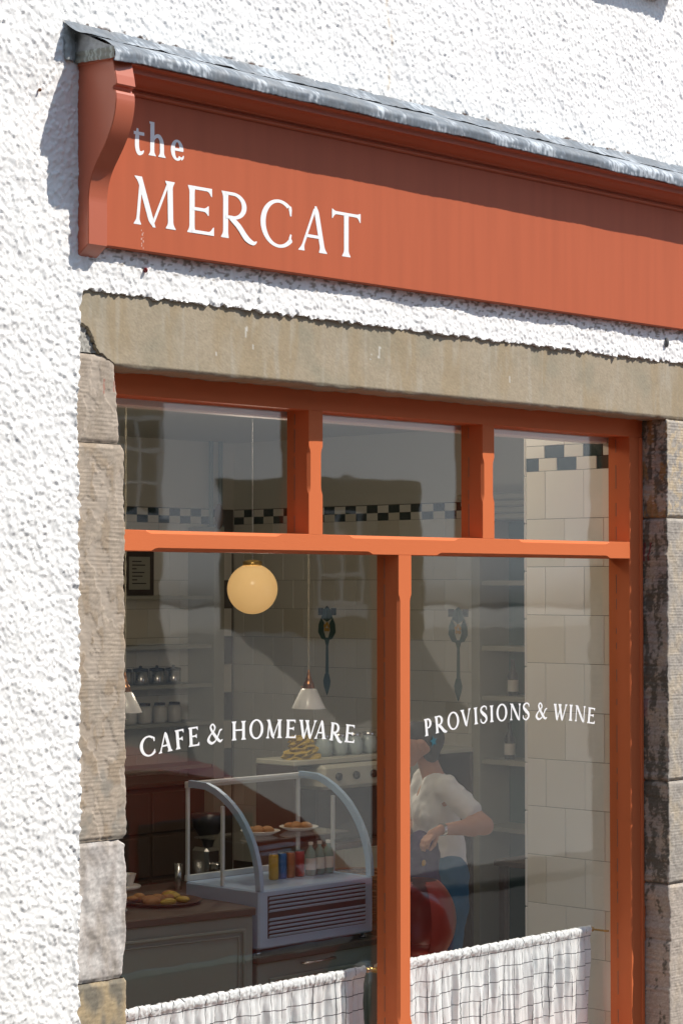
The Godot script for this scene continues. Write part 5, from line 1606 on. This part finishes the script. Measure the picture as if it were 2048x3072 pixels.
# ---------------------------------------------------------------- the person
# surface nets over a smooth union of tapered capsules [a, b, ra, rb]
func blob(bones: Array, cell: float, k: float, crease := 0.0) -> ArrayMesh:
	var cn := nz(FastNoiseLite.TYPE_SIMPLEX, 11.0, 90, 2)
	var lo := Vector3(1e9, 1e9, 1e9)
	var hi := -lo
	for q in bones:
		for e in [0, 1]:
			var r: float = q[2 + e] + k + cell * 2.0
			lo = lo.min(q[e] - Vector3(r, r, r))
			hi = hi.max(q[e] + Vector3(r, r, r))
	var n := Vector3i(((hi - lo) / cell).ceil()) + Vector3i.ONE
	var F := PackedFloat32Array()
	F.resize(n.x * n.y * n.z)
	F.fill(1.0)
	for q in bones:
		var a: Vector3 = q[0]
		var ab: Vector3 = q[1] - a
		var L := maxf(ab.length_squared(), 1e-9)
		var rm: float = maxf(q[2], q[3]) + k + cell * 2.0
		var b0 := Vector3i(((a.min(q[1]) - Vector3(rm, rm, rm) - lo) / cell).floor()).clamp(Vector3i.ZERO, n - Vector3i.ONE)
		var b1 := Vector3i(((a.max(q[1]) + Vector3(rm, rm, rm) - lo) / cell).ceil()).clamp(Vector3i.ZERO, n - Vector3i.ONE)
		for z in range(b0.z, b1.z + 1):
			for y in range(b0.y, b1.y + 1):
				for x in range(b0.x, b1.x + 1):
					var p := lo + Vector3(x, y, z) * cell
					var t := clampf((p - a).dot(ab) / L, 0.0, 1.0)
					var d: float = (p - a - ab * t).length() - lerpf(q[2], q[3], t)
					if crease > 0.0 and absf(d) < 0.05:
						d += cn.get_noise_3d(p.x * 1.3 + p.y * 0.5, p.y * 0.8, p.z * 1.3 - p.y * 0.4) * crease
					var i := (z * n.y + y) * n.x + x
					var f := F[i]
					var h := maxf(k - absf(f - d), 0.0) / k
					F[i] = minf(f, d) - h * h * k * 0.25
	var at := {}
	var V := PackedVector3Array()
	var sx := 1
	var sy := n.x
	var sz := n.x * n.y
	for z in n.z - 1:
		for y in n.y - 1:
			for x in n.x - 1:
				var i := (z * n.y + y) * n.x + x
				var c := [F[i], F[i + sx], F[i + sy], F[i + sx + sy], F[i + sz], F[i + sx + sz], F[i + sy + sz], F[i + sx + sy + sz]]
				var inside := 0
				for v in c:
					if v < 0.0:
						inside += 1
				if inside == 0 or inside == 8:
					continue
				var sum := Vector3.ZERO
				var m := 0
				for e in [[0, 1], [2, 3], [4, 5], [6, 7], [0, 2], [1, 3], [4, 6], [5, 7], [0, 4], [1, 5], [2, 6], [3, 7]]:
					var u: float = c[e[0]]
					var v: float = c[e[1]]
					if (u < 0.0) != (v < 0.0):
						var t := u / (u - v)
						var p0 := Vector3(e[0] & 1, (e[0] >> 1) & 1, e[0] >> 2)
						var p1 := Vector3(e[1] & 1, (e[1] >> 1) & 1, e[1] >> 2)
						sum += p0.lerp(p1, t)
						m += 1
				at[i] = V.size()
				V.append(lo + (Vector3(x, y, z) + sum / m) * cell)
	var s := st()
	s.set_smooth_group(0)
	for i in at:
		for d in [[sx, sy, sz], [sy, sz, sx], [sz, sx, sy]]:
			var f0 := F[i]
			var f1 := F[i + d[0]]
			if (f0 < 0.0) == (f1 < 0.0):
				continue
			var q := [i, i - d[1], i - d[1] - d[2], i - d[2]]
			if not (at.has(q[1]) and at.has(q[2]) and at.has(q[3])):
				continue
			if f0 < 0.0:
				quad(s, V[at[q[0]]], V[at[q[1]]], V[at[q[2]]], V[at[q[3]]])
			else:
				quad(s, V[at[q[0]]], V[at[q[3]]], V[at[q[2]]], V[at[q[1]]])
	return done(s)

func make_person() -> void:
	var o := thing("person", "person in a white T-shirt and dark apron looking down, behind the right pane", "person")
	var Fd := Vector3(-0.69, 0, -0.724)            # the way the person faces
	var Sd := Vector3(-0.724, 0, 0.69)             # the person's near side
	var hip := Vector3(4.03, 0.70, -1.95)
	var neck := Vector3(3.955, 1.275, -1.975)
	var sh_n := Vector3(3.885, 1.225, -1.825)
	var sh_f := Vector3(4.045, 1.225, -2.105)
	var el_n := Vector3(3.985, 1.030, -1.655)
	var wr_n := Vector3(3.695, 1.028, -1.700)
	var el_f := Vector3(4.02, 0.98, -2.20)
	var wr_f := Vector3(3.78, 0.99, -2.02)
	var head := Vector3(3.865, 1.435, -1.985)
	var bones := []
	bones.append([neck + Vector3(0.01, -0.03, 0), neck.lerp(head, 0.5), 0.060, 0.052])
	bones.append([sh_n, el_n, 0.054, 0.043])
	bones.append([el_n, el_n.lerp(wr_n, 0.3), 0.043, 0.044])
	bones.append([el_n.lerp(wr_n, 0.3), wr_n, 0.044, 0.027])
	bones.append([sh_f, el_f, 0.054, 0.043])
	bones.append([el_f, wr_f, 0.042, 0.027])
	bones.append([wr_f, wr_f + Fd * 0.08, 0.03, 0.03])
	var ch := Vector3(3.975, 1.15, -1.975)
	bones.append([ch + Sd * 0.08, ch - Sd * 0.08, 0.08, 0.08])
	bones.append([ch, hip + Vector3(0, 0.1, 0), 0.10, 0.10])
	put("body", blob(bones, 0.012, 0.03), M.skin, o)
	# head
	var hb := []
	hb.append([head + Vector3(0, 0.022, 0) - Fd * 0.028, head + Vector3(0, 0.026, 0) + Fd * 0.022, 0.080, 0.074])
	hb.append([head + Vector3(0, -0.02, 0) + Fd * 0.030, head + Vector3(0, -0.080, 0) + Fd * 0.052, 0.060, 0.036])
	hb.append([head + Vector3(0, 0.005, 0) + Fd * 0.092, head + Vector3(0, -0.030, 0) + Fd * 0.110, 0.009, 0.014])   # nose
	hb.append([head + Vector3(0, 0.028, 0) + Fd * 0.082 + Sd * 0.03, head + Vector3(0, 0.028, 0) + Fd * 0.082 - Sd * 0.03, 0.014, 0.014])
	hb.append([head + Vector3(0, -0.057, 0) + Fd * 0.088 + Sd * 0.018, head + Vector3(0, -0.057, 0) + Fd * 0.088 - Sd * 0.018, 0.009, 0.009])
	hb.append([head + Vector3(0, -0.068, 0) + Fd * 0.086 + Sd * 0.014, head + Vector3(0, -0.068, 0) + Fd * 0.086 - Sd * 0.014, 0.009, 0.009])
	for sg in [-1.0, 1.0]:
		hb.append([head + Sd * 0.078 * sg + Vector3(0, 0.012, 0), head + Sd * 0.074 * sg + Vector3(0, -0.024, 0), 0.013, 0.009])
	put("head", blob(hb, 0.005, 0.018), M.skin, o)
	for sg in [-1.0, 1.0]:
		var s := st()
		ball(s, head + Fd * 0.080 + Sd * 0.031 * sg + Vector3(0, 0.008, 0), Vector3(0.011, 0.008, 0.011), 12, 8)
		put("eye", done(s), M.hair, o)
	var hr := []
	hr.append([head + Vector3(0, 0.036, 0) - Fd * 0.042, head + Vector3(0, 0.046, 0) + Fd * 0.020, 0.084, 0.076])
	hr.append([head + Vector3(0, 0.02, 0) - Fd * 0.052, head + Vector3(0, -0.050, 0) - Fd * 0.056, 0.070, 0.045])
	put("hair", blob(hr, 0.008, 0.02), M.hair, o)
	# near hand: palm, four fingers hanging bent, thumb
	var hd := []
	var palm := wr_n + Vector3(-0.055, -0.022, -0.008)
	hd.append([wr_n, palm, 0.024, 0.026])
	var across := Vector3(-0.10, 0.10, 0.85).normalized()
	for k in 4:
		var root := palm + across * (0.027 - k * 0.018) + Vector3(-0.022, -0.010, 0.0)
		var ln: float = [0.064, 0.076, 0.072, 0.058][k]
		var a := root + Vector3(-0.75, -0.62, -0.05).normalized() * ln * 0.45
		var b := a + Vector3(-0.35, -0.92, -0.10).normalized() * ln * 0.32
		var c := b + Vector3(-0.05, -1.0, -0.12).normalized() * ln * 0.26
		hd.append([palm, root, 0.016, 0.0105])
		hd.append([root, a, 0.0100, 0.0092])
		hd.append([a, b, 0.0092, 0.0084])
		hd.append([b, c, 0.0084, 0.0070])
	var th := palm + Vector3(0.012, -0.016, 0.020)
	hd.append([th, th + Vector3(-0.030, -0.030, 0.010), 0.012, 0.0105])
	hd.append([th + Vector3(-0.030, -0.030, 0.010), th + Vector3(-0.050, -0.052, 0.004), 0.0100, 0.008])
	put("hand", blob(hd, 0.004, 0.005), M.skin, o)
	var s2 := st()
	tube(s2, [wr_n + Vector3(0.026, 0.001, 0.003), wr_n + Vector3(0.006, 0.0, 0.0)], 0.0315, 16)
	put("bracelet", done(s2), M.steel, o)
	# T-shirt
	var sh := []
	sh.append([ch + Vector3(0, 0.055, 0) + Sd * 0.10, ch + Vector3(0, 0.055, 0) - Sd * 0.10, 0.080, 0.080])
	sh.append([ch + Vector3(0, -0.05, 0) + Sd * 0.06 + Fd * 0.02, ch + Vector3(0, -0.05, 0) - Sd * 0.06 + Fd * 0.02, 0.106, 0.106])
	sh.append([ch + Vector3(0, -0.10, 0), hip + Vector3(0, 0.10, 0) + Fd * 0.03, 0.128, 0.140])
	sh.append([sh_n, sh_n.lerp(el_n, 0.62), 0.064, 0.062])
	sh.append([sh_f, sh_f.lerp(el_f, 0.62), 0.072, 0.071])
	put("t_shirt", blob(sh, 0.010, 0.024, 0.009), M.shirt, o)
	# trousers
	var tr := []
	for sg in [-1.0, 1.0]:
		var h2: Vector3 = hip + Sd * 0.085 * sg
		tr.append([h2 + Vector3(0, 0.06, 0), h2 + Vector3(0, -0.10, 0), 0.115, 0.110])
		tr.append([h2 + Vector3(0, -0.10, 0), h2 + Vector3(0, -0.47, 0) + Fd * 0.02, 0.105, 0.075])
		tr.append([h2 + Vector3(0, -0.47, 0) + Fd * 0.02, h2 + Vector3(0, -0.98, 0) - Fd * 0.02, 0.072, 0.058])
	put("trousers", blob(tr, 0.014, 0.03, 0.008), M.jeans, o)
	for sg in [-1.0, 1.0]:
		var h2: Vector3 = hip + Sd * 0.085 * sg + Vector3(0, -1.008, 0)
		put("shoe", blob([[h2 - Fd * 0.03, h2 + Fd * 0.15, 0.043, 0.036]], 0.008, 0.01), M.black_plastic, o)
	# apron over the lap
	var ap := []
	ap.append([hip + Vector3(0, 0.21, 0) + Fd * 0.12 + Sd * 0.10, hip + Vector3(0, 0.02, 0) + Fd * 0.13 + Sd * 0.13, 0.085, 0.11])
	ap.append([hip + Vector3(0, 0.02, 0) + Fd * 0.13 + Sd * 0.13, hip + Vector3(0, -0.10, 0) + Fd * 0.13 + Sd * 0.12, 0.11, 0.075])
	put("apron", blob(ap, 0.012, 0.03, 0.012), M.apron, o)
	s2 = st()
	ball(s2, hip + Vector3(0, 0.135, 0) + Fd * 0.125 + Sd * 0.212, Vector3(0.015, 0.018, 0.006), 14, 8)
	put("apron_badge", done(s2), M.flower_yellow, o)

# ---------------------------------------------------------------- the street: things mirrored in the glass, and unseen ones that shape the light
func make_street() -> void:
	var g := block("ground", Vector3(-300, -1.2, -300), Vector3(300, -0.42, 300), M.asphalt)
	setting(g)
	setting(block("road", Vector3(-60, -0.419, 1.9), Vector3(60, -0.36, 6.2), M.asphalt))
	setting(block("pavement", Vector3(-60, -0.419, 0.0), Vector3(60, -0.25, 1.89), M.paving, self, 0.02))
	setting(block("far_pavement", Vector3(-60, -0.419, 6.21), Vector3(60, -0.27, 8.0), M.paving, self, 0.02))
	# out of view, a pale bank placed to brighten the reflections; two brown houses on it
	var sb := st()
	quad(sb, Vector3(5.7, -0.30, 6.9), Vector3(5.7, 1.76, 11.4), Vector3(40.0, 1.76, 11.4), Vector3(40.0, -0.30, 6.9))
	quad(sb, Vector3(5.7, 1.76, 11.4), Vector3(5.7, 1.70, 40.0), Vector3(40.0, 1.70, 40.0), Vector3(40.0, 1.76, 11.4))
	quad(sb, Vector3(5.7, -0.30, 6.9), Vector3(5.7, -0.40, 40.0), Vector3(5.7, 1.70, 40.0), Vector3(5.7, 1.76, 11.4))
	setting(put("unseen_pale_bank", done(sb), M.gravel))
	var rng := RandomNumberGenerator.new()
	rng.seed = 21
	var tones := []
	for k in 3:
		var m: StandardMaterial3D = M.brown_stone.duplicate()
		m.albedo_color = lin(0.075 + 0.018 * k, 0.056 + 0.012 * k, 0.034 + 0.006 * k)
		tones.append(m)
	for q in [[8.60, 10.67, 1.60, 6.20, 10.00, 10.58, 3.00, 4.00, "tall brown stone house on the unseen bank, mirrored in the glass"], [12.77, 14.75, 1.60, 3.50, 12.95, 13.62, 2.07, 3.10, "low brown stone cottage on the unseen bank, mirrored in the glass"]]:
		var b := thing("stone_cottage", q[8], "house")
		block("wall", Vector3(q[0], 0.8, 11.26), Vector3(q[1], q[3], 12.6), M.brown_stone, b, 0.01)
		var y: float = q[2]
		var r := 0
		while y < q[3] - 0.02:
			var y1 := minf(y + 0.345, q[3])
			var x: float = q[0]
			while x < q[1] - 0.02:
				var x1 := minf(x + (0.50 if (r % 2 == 0 or x > q[0]) else 0.25), q[1])
				put("stone_block", box_mesh(Vector3(snappedf(x1 - x - 0.008, 0.001), snappedf(y1 - y - 0.008, 0.001), 0.09), 0.012), tones[rng.randi() % 3], b).position = Vector3((x + x1) / 2.0, (y + y1) / 2.0, 11.235 - rng.randf() * 0.006)
				x = x1
			y = y1
			r += 1
		var w := Node3D.new()
		w.name = "sash_window"
		b.add_child(w, true)
		block("dark_pane", Vector3(q[4], q[6], 11.165), Vector3(q[5], q[7], 11.175), M.car_black, w, 0.001)
		for x in [q[4], (q[4] + q[5]) / 2.0, q[5]]:
			block("sash_bar", Vector3(x - 0.025, q[6], 11.135), Vector3(x + 0.025, q[7], 11.164), M.white_paint, w, 0.004)
		for k in 4:
			var yy := lerpf(q[6], q[7], k / 3.0)
			block("sash_bar", Vector3(q[4] - 0.025, yy - 0.02, 11.125), Vector3(q[5] + 0.025, yy + 0.02, 11.134), M.white_paint, w, 0.002)
		block("sill", Vector3(q[4] - 0.08, q[6] - 0.16, 11.09), Vector3(q[5] + 0.08, q[6] - 0.03, 11.18), M.white_paint, w, 0.006)
	for k in 3:  # out of view, placed to keep low sky off the recessed frame
		var th := thing("unseen_terrace_house", "%s unseen terrace house opposite on the left, placed to dim the window frame" % ["nearest", "middle", "farthest"][k], "house", Vector3(5.6 - k * 8.6, 0, 9.5), "unseen terrace houses opposite")
		block("wall", Vector3(-8.5, -0.25, 0.0), Vector3(0.0, 5.2, 7.0), M.brown_stone if k % 2 else M.dark_stone, th, 0.02)
		var sr := st()
		plate(sr, PackedVector2Array([Vector2(-0.3, 5.21), Vector2(3.5, 7.6), Vector2(7.3, 5.21)]), 0.0, 8.5, Transform3D(Basis(Vector3(0, 0, 1), Vector3(0, 1, 0), Vector3(-1, 0, 0)), Vector3.ZERO))
		put("roof", done(sr), M.slate, th)
		for i in 6:
			var wx := -7.2 + (i % 3) * 2.5
			var wy := 0.6 + (i / 3) * 2.5
			block("window_pane", Vector3(wx, wy, -0.03), Vector3(wx + 1.0, wy + 1.5, -0.002), M.car_black, th, 0.002)
			block("window_sill", Vector3(wx - 0.1, wy - 0.16, -0.12), Vector3(wx + 1.1, wy - 0.01, -0.002), M.masonry, th, 0.006)
	var nh := thing("unseen_forward_house", "unseen house standing forward on the left, placed to darken the mullion sides", "house", Vector3(-3.1, 0, 0))  # out of view, placed to darken the left-facing mullion sides
	block("wall", Vector3(-5.0, -0.25, -0.3), Vector3(0.0, 8.0, 2.3), M.dark_stone, nh, 0.02)
	block("roof", Vector3(-5.1, 8.01, -0.3), Vector3(0.1, 8.4, 2.4), M.slate, nh, 0.05)
	# out of view far to the left, placed to darken the left-facing frame sides
	var t := thing("unseen_end_house", "unseen house far on the left, placed to darken the left-facing frame sides", "house", Vector3(-10.5, 0, 0))
	block("wall", Vector3(-8.0, -0.25, -0.4), Vector3(0.0, 11.0, 9.0), M.dark_stone, t, 0.02)
	block("roof", Vector3(-8.2, 11.01, -0.4), Vector3(0.2, 11.4, 9.2), M.slate, t, 0.05)
	for i in 6:
		var wz := 0.8 + (i % 3) * 2.6
		var wy := 0.8 + (i / 3) * 3.2
		block("window_pane", Vector3(0.002, wy, wz), Vector3(0.03, wy + 1.7, wz + 1.0), M.car_black, t, 0.002)
		block("window_sill", Vector3(0.002, wy - 0.16, wz - 0.1), Vector3(0.12, wy - 0.01, wz + 1.1), M.masonry, t, 0.006)
	# out of view, placed to darken the right edge of the reflections
	var h := thing("unseen_stone_house", "unseen stone house right of the bank, darkening the edge of the reflections", "house")
	block("wall", Vector3(14.40, -0.35, 6.6), Vector3(23.0, 6.2, 8.5), M.brown_stone, h, 0.02)
	for k in 3:
		var w := Node3D.new()
		w.name = "window"
		h.add_child(w, true)
		block("dark_pane", Vector3(15.4 + k * 2.3, 1.0, 6.58), Vector3(16.3 + k * 2.3, 2.6, 6.599), M.car_black, w, 0.001)
		block("sill", Vector3(15.3 + k * 2.3, 0.88, 6.45), Vector3(16.4 + k * 2.3, 0.99, 6.60), M.masonry, w, 0.005)
	block("roof", Vector3(14.3, 6.21, 6.5), Vector3(23.1, 6.6, 8.6), M.slate, h, 0.05)
	make_car()

func make_car() -> void:
	var c := thing("parked_car", "red car with black roof parked in the street, mirrored in the shop glass", "car", Vector3(1.15, -0.36, 2.55))
	# outlines run along x; the car points towards +x; width along z
	var body := [[0.05, 0.35], [0.02, 0.62], [0.10, 0.95], [0.35, 1.02], [2.75, 1.04], [3.30, 0.98], [3.85, 0.86], [4.12, 0.70], [4.20, 0.50], [4.18, 0.30], [3.9, 0.22], [0.3, 0.22]]
	var rows := []
	var Wd := 1.72
	for q in [[0.0, 0.10], [0.03, 0.05], [0.10, 0.0], [Wd - 0.10, 0.0], [Wd - 0.03, 0.05], [Wd, 0.10]]:
		var ring := PackedVector3Array()
		for p in body:
			ring.append(Vector3(lerpf(p[0], 2.1, q[1] * 0.35), lerpf(p[1], 0.6, q[1]), q[0]))
		rows.append(ring)
	var s := st()
	skin(s, rows, false, true)
	fan(s, rows[0], true)
	fan(s, rows[-1])
	put("body", done(s), M.red_paint, c)
	var cabin := [[0.25, 1.0], [0.42, 1.42], [0.65, 1.68], [1.2, 1.78], [1.9, 1.76], [2.45, 1.64], [2.95, 1.36], [3.35, 1.0]]
	rows = []
	for q in [[0.10, 0.0], [0.30, 1.0], [Wd - 0.30, 1.0], [Wd - 0.10, 0.0]]:
		var ring := PackedVector3Array()
		for p in cabin:
			ring.append(Vector3(p[0], p[1] if q[1] == 1.0 else lerpf(1.0, p[1], 0.86), q[0] + (0.0 if q[1] == 1.0 else 0.0)))
		rows.append(ring)
	s = st()
	skin(s, rows, false, false)
	fan(s, rows[0], true)
	fan(s, rows[-1])
	put("roof", done(s), M.red_paint, c)
	for z in [0.085, Wd - 0.085]:
		s = st()
		cbox(s, Vector3(0.75, 1.06, z - 0.012), Vector3(1.65, 1.40, z + 0.012), 0.01)
		put("side_window", done(s), M.car_black, c)
		s = st()
		cbox(s, Vector3(1.72, 1.06, z - 0.012), Vector3(2.55, 1.38, z + 0.012), 0.01)
		put("side_window", done(s), M.car_black, c)
	s = st()
	quad(s, Vector3(2.50, 1.625, 0.34), Vector3(3.30, 1.05, 0.20), Vector3(3.30, 1.05, Wd - 0.20), Vector3(2.50, 1.625, Wd - 0.34))
	put("windscreen", done(s), M.car_black, c)
	for x in [0.85, 3.35]:
		for z in [0.06, Wd - 0.06]:
			s = st()
			lathe(s, [Vector2(0.20, -0.09), Vector2(0.31, -0.09), Vector2(0.33, -0.06), Vector2(0.33, 0.06), Vector2(0.31, 0.09), Vector2(0.20, 0.09)], Vector3.ZERO, 30)
			var o := put("tyre", done(s), M.tyre, c)
			o.position = Vector3(x, 0.33, z)
			o.rotation.x = PI / 2.0
			s = st()
			lathe(s, [Vector2(0.0, -0.07), Vector2(0.20, -0.075), Vector2(0.205, 0.0), Vector2(0.20, 0.075), Vector2(0.0, 0.07)], Vector3.ZERO, 24)
			o = put("wheel_rim", done(s), M.steel, c)
			o.position = Vector3(x, 0.33, z)
			o.rotation.x = PI / 2.0
	for z in [0.22, Wd - 0.22]:
		s = st()
		ball(s, Vector3(4.08, 0.70, z), Vector3(0.10, 0.08, 0.13), 18, 12)
		put("headlight", done(s), M.steel, c)
	for z in [-0.08, Wd + 0.08]:
		s = st()
		cbox(s, Vector3(2.62, 1.05, z - 0.09), Vector3(2.74, 1.20, z + 0.09), 0.04)
		put("wing_mirror", done(s), M.car_black, c)
	s = st()
	cbox(s, Vector3(0.4, 0.60, -0.012), Vector3(3.6, 0.635, 0.006), 0.004)
	put("trim_strip", done(s), M.steel, c)

# ---------------------------------------------------------------- light and camera
func _ready() -> void:
	var cam := Camera3D.new()
	cam.name = "camera"
	cam.keep_aspect = Camera3D.KEEP_HEIGHT
	cam.fov = 26.012
	cam.near = 0.05
	cam.far = 900.0
	add_child(cam)
	var fw := Vector3(0.72302827, 0.03411547, -0.68997555)
	cam.look_at_from_position(Vector3(-4.78019, 2.25, 5.69973), Vector3(-4.78019, 2.25, 5.69973) + fw * 10.0, Vector3.UP)
	cam.current = true

	var env := Environment.new()
	env.background_mode = Environment.BG_SKY
	env.tonemap_mode = Environment.TONE_MAPPER_LINEAR
	env.tonemap_exposure = 1.19
	env.sdfgi_enabled = true
	env.ssao_enabled = true
	env.ssil_enabled = true
	var skym := ProceduralSkyMaterial.new()
	skym.sky_top_color = lin(0.45, 0.60, 0.84)
	skym.sky_horizon_color = lin(0.86, 0.91, 0.95)
	skym.sky_curve = 0.15
	skym.ground_bottom_color = lin(0.20, 0.19, 0.17)
	skym.ground_horizon_color = lin(0.45, 0.45, 0.44)
	skym.sky_energy_multiplier = 0.99
	skym.sun_angle_max = 12.0
	env.sky = Sky.new()
	env.sky.sky_material = skym
	var we := WorldEnvironment.new()
	we.name = "world_environment"
	we.environment = env
	add_child(we)
	var sun := DirectionalLight3D.new()
	sun.name = "sun"
	sun.light_color = Color(1.0, 0.97, 0.925)
	sun.light_energy = 1.44
	sun.light_angular_distance = 0.5
	sun.shadow_enabled = true
	add_child(sun)
	sun.look_at_from_position(Vector3(0.70, 1.50, 1.0) * 10.0, Vector3.ZERO, Vector3.UP)

	make_materials()
	make_street()
	make_facade()
	make_sign()
	make_window()
	make_unseen_openings()
	make_room()
	make_lamps()
	make_counters()
	make_wares()
	make_back_furniture()
	make_curtains()
	make_person()
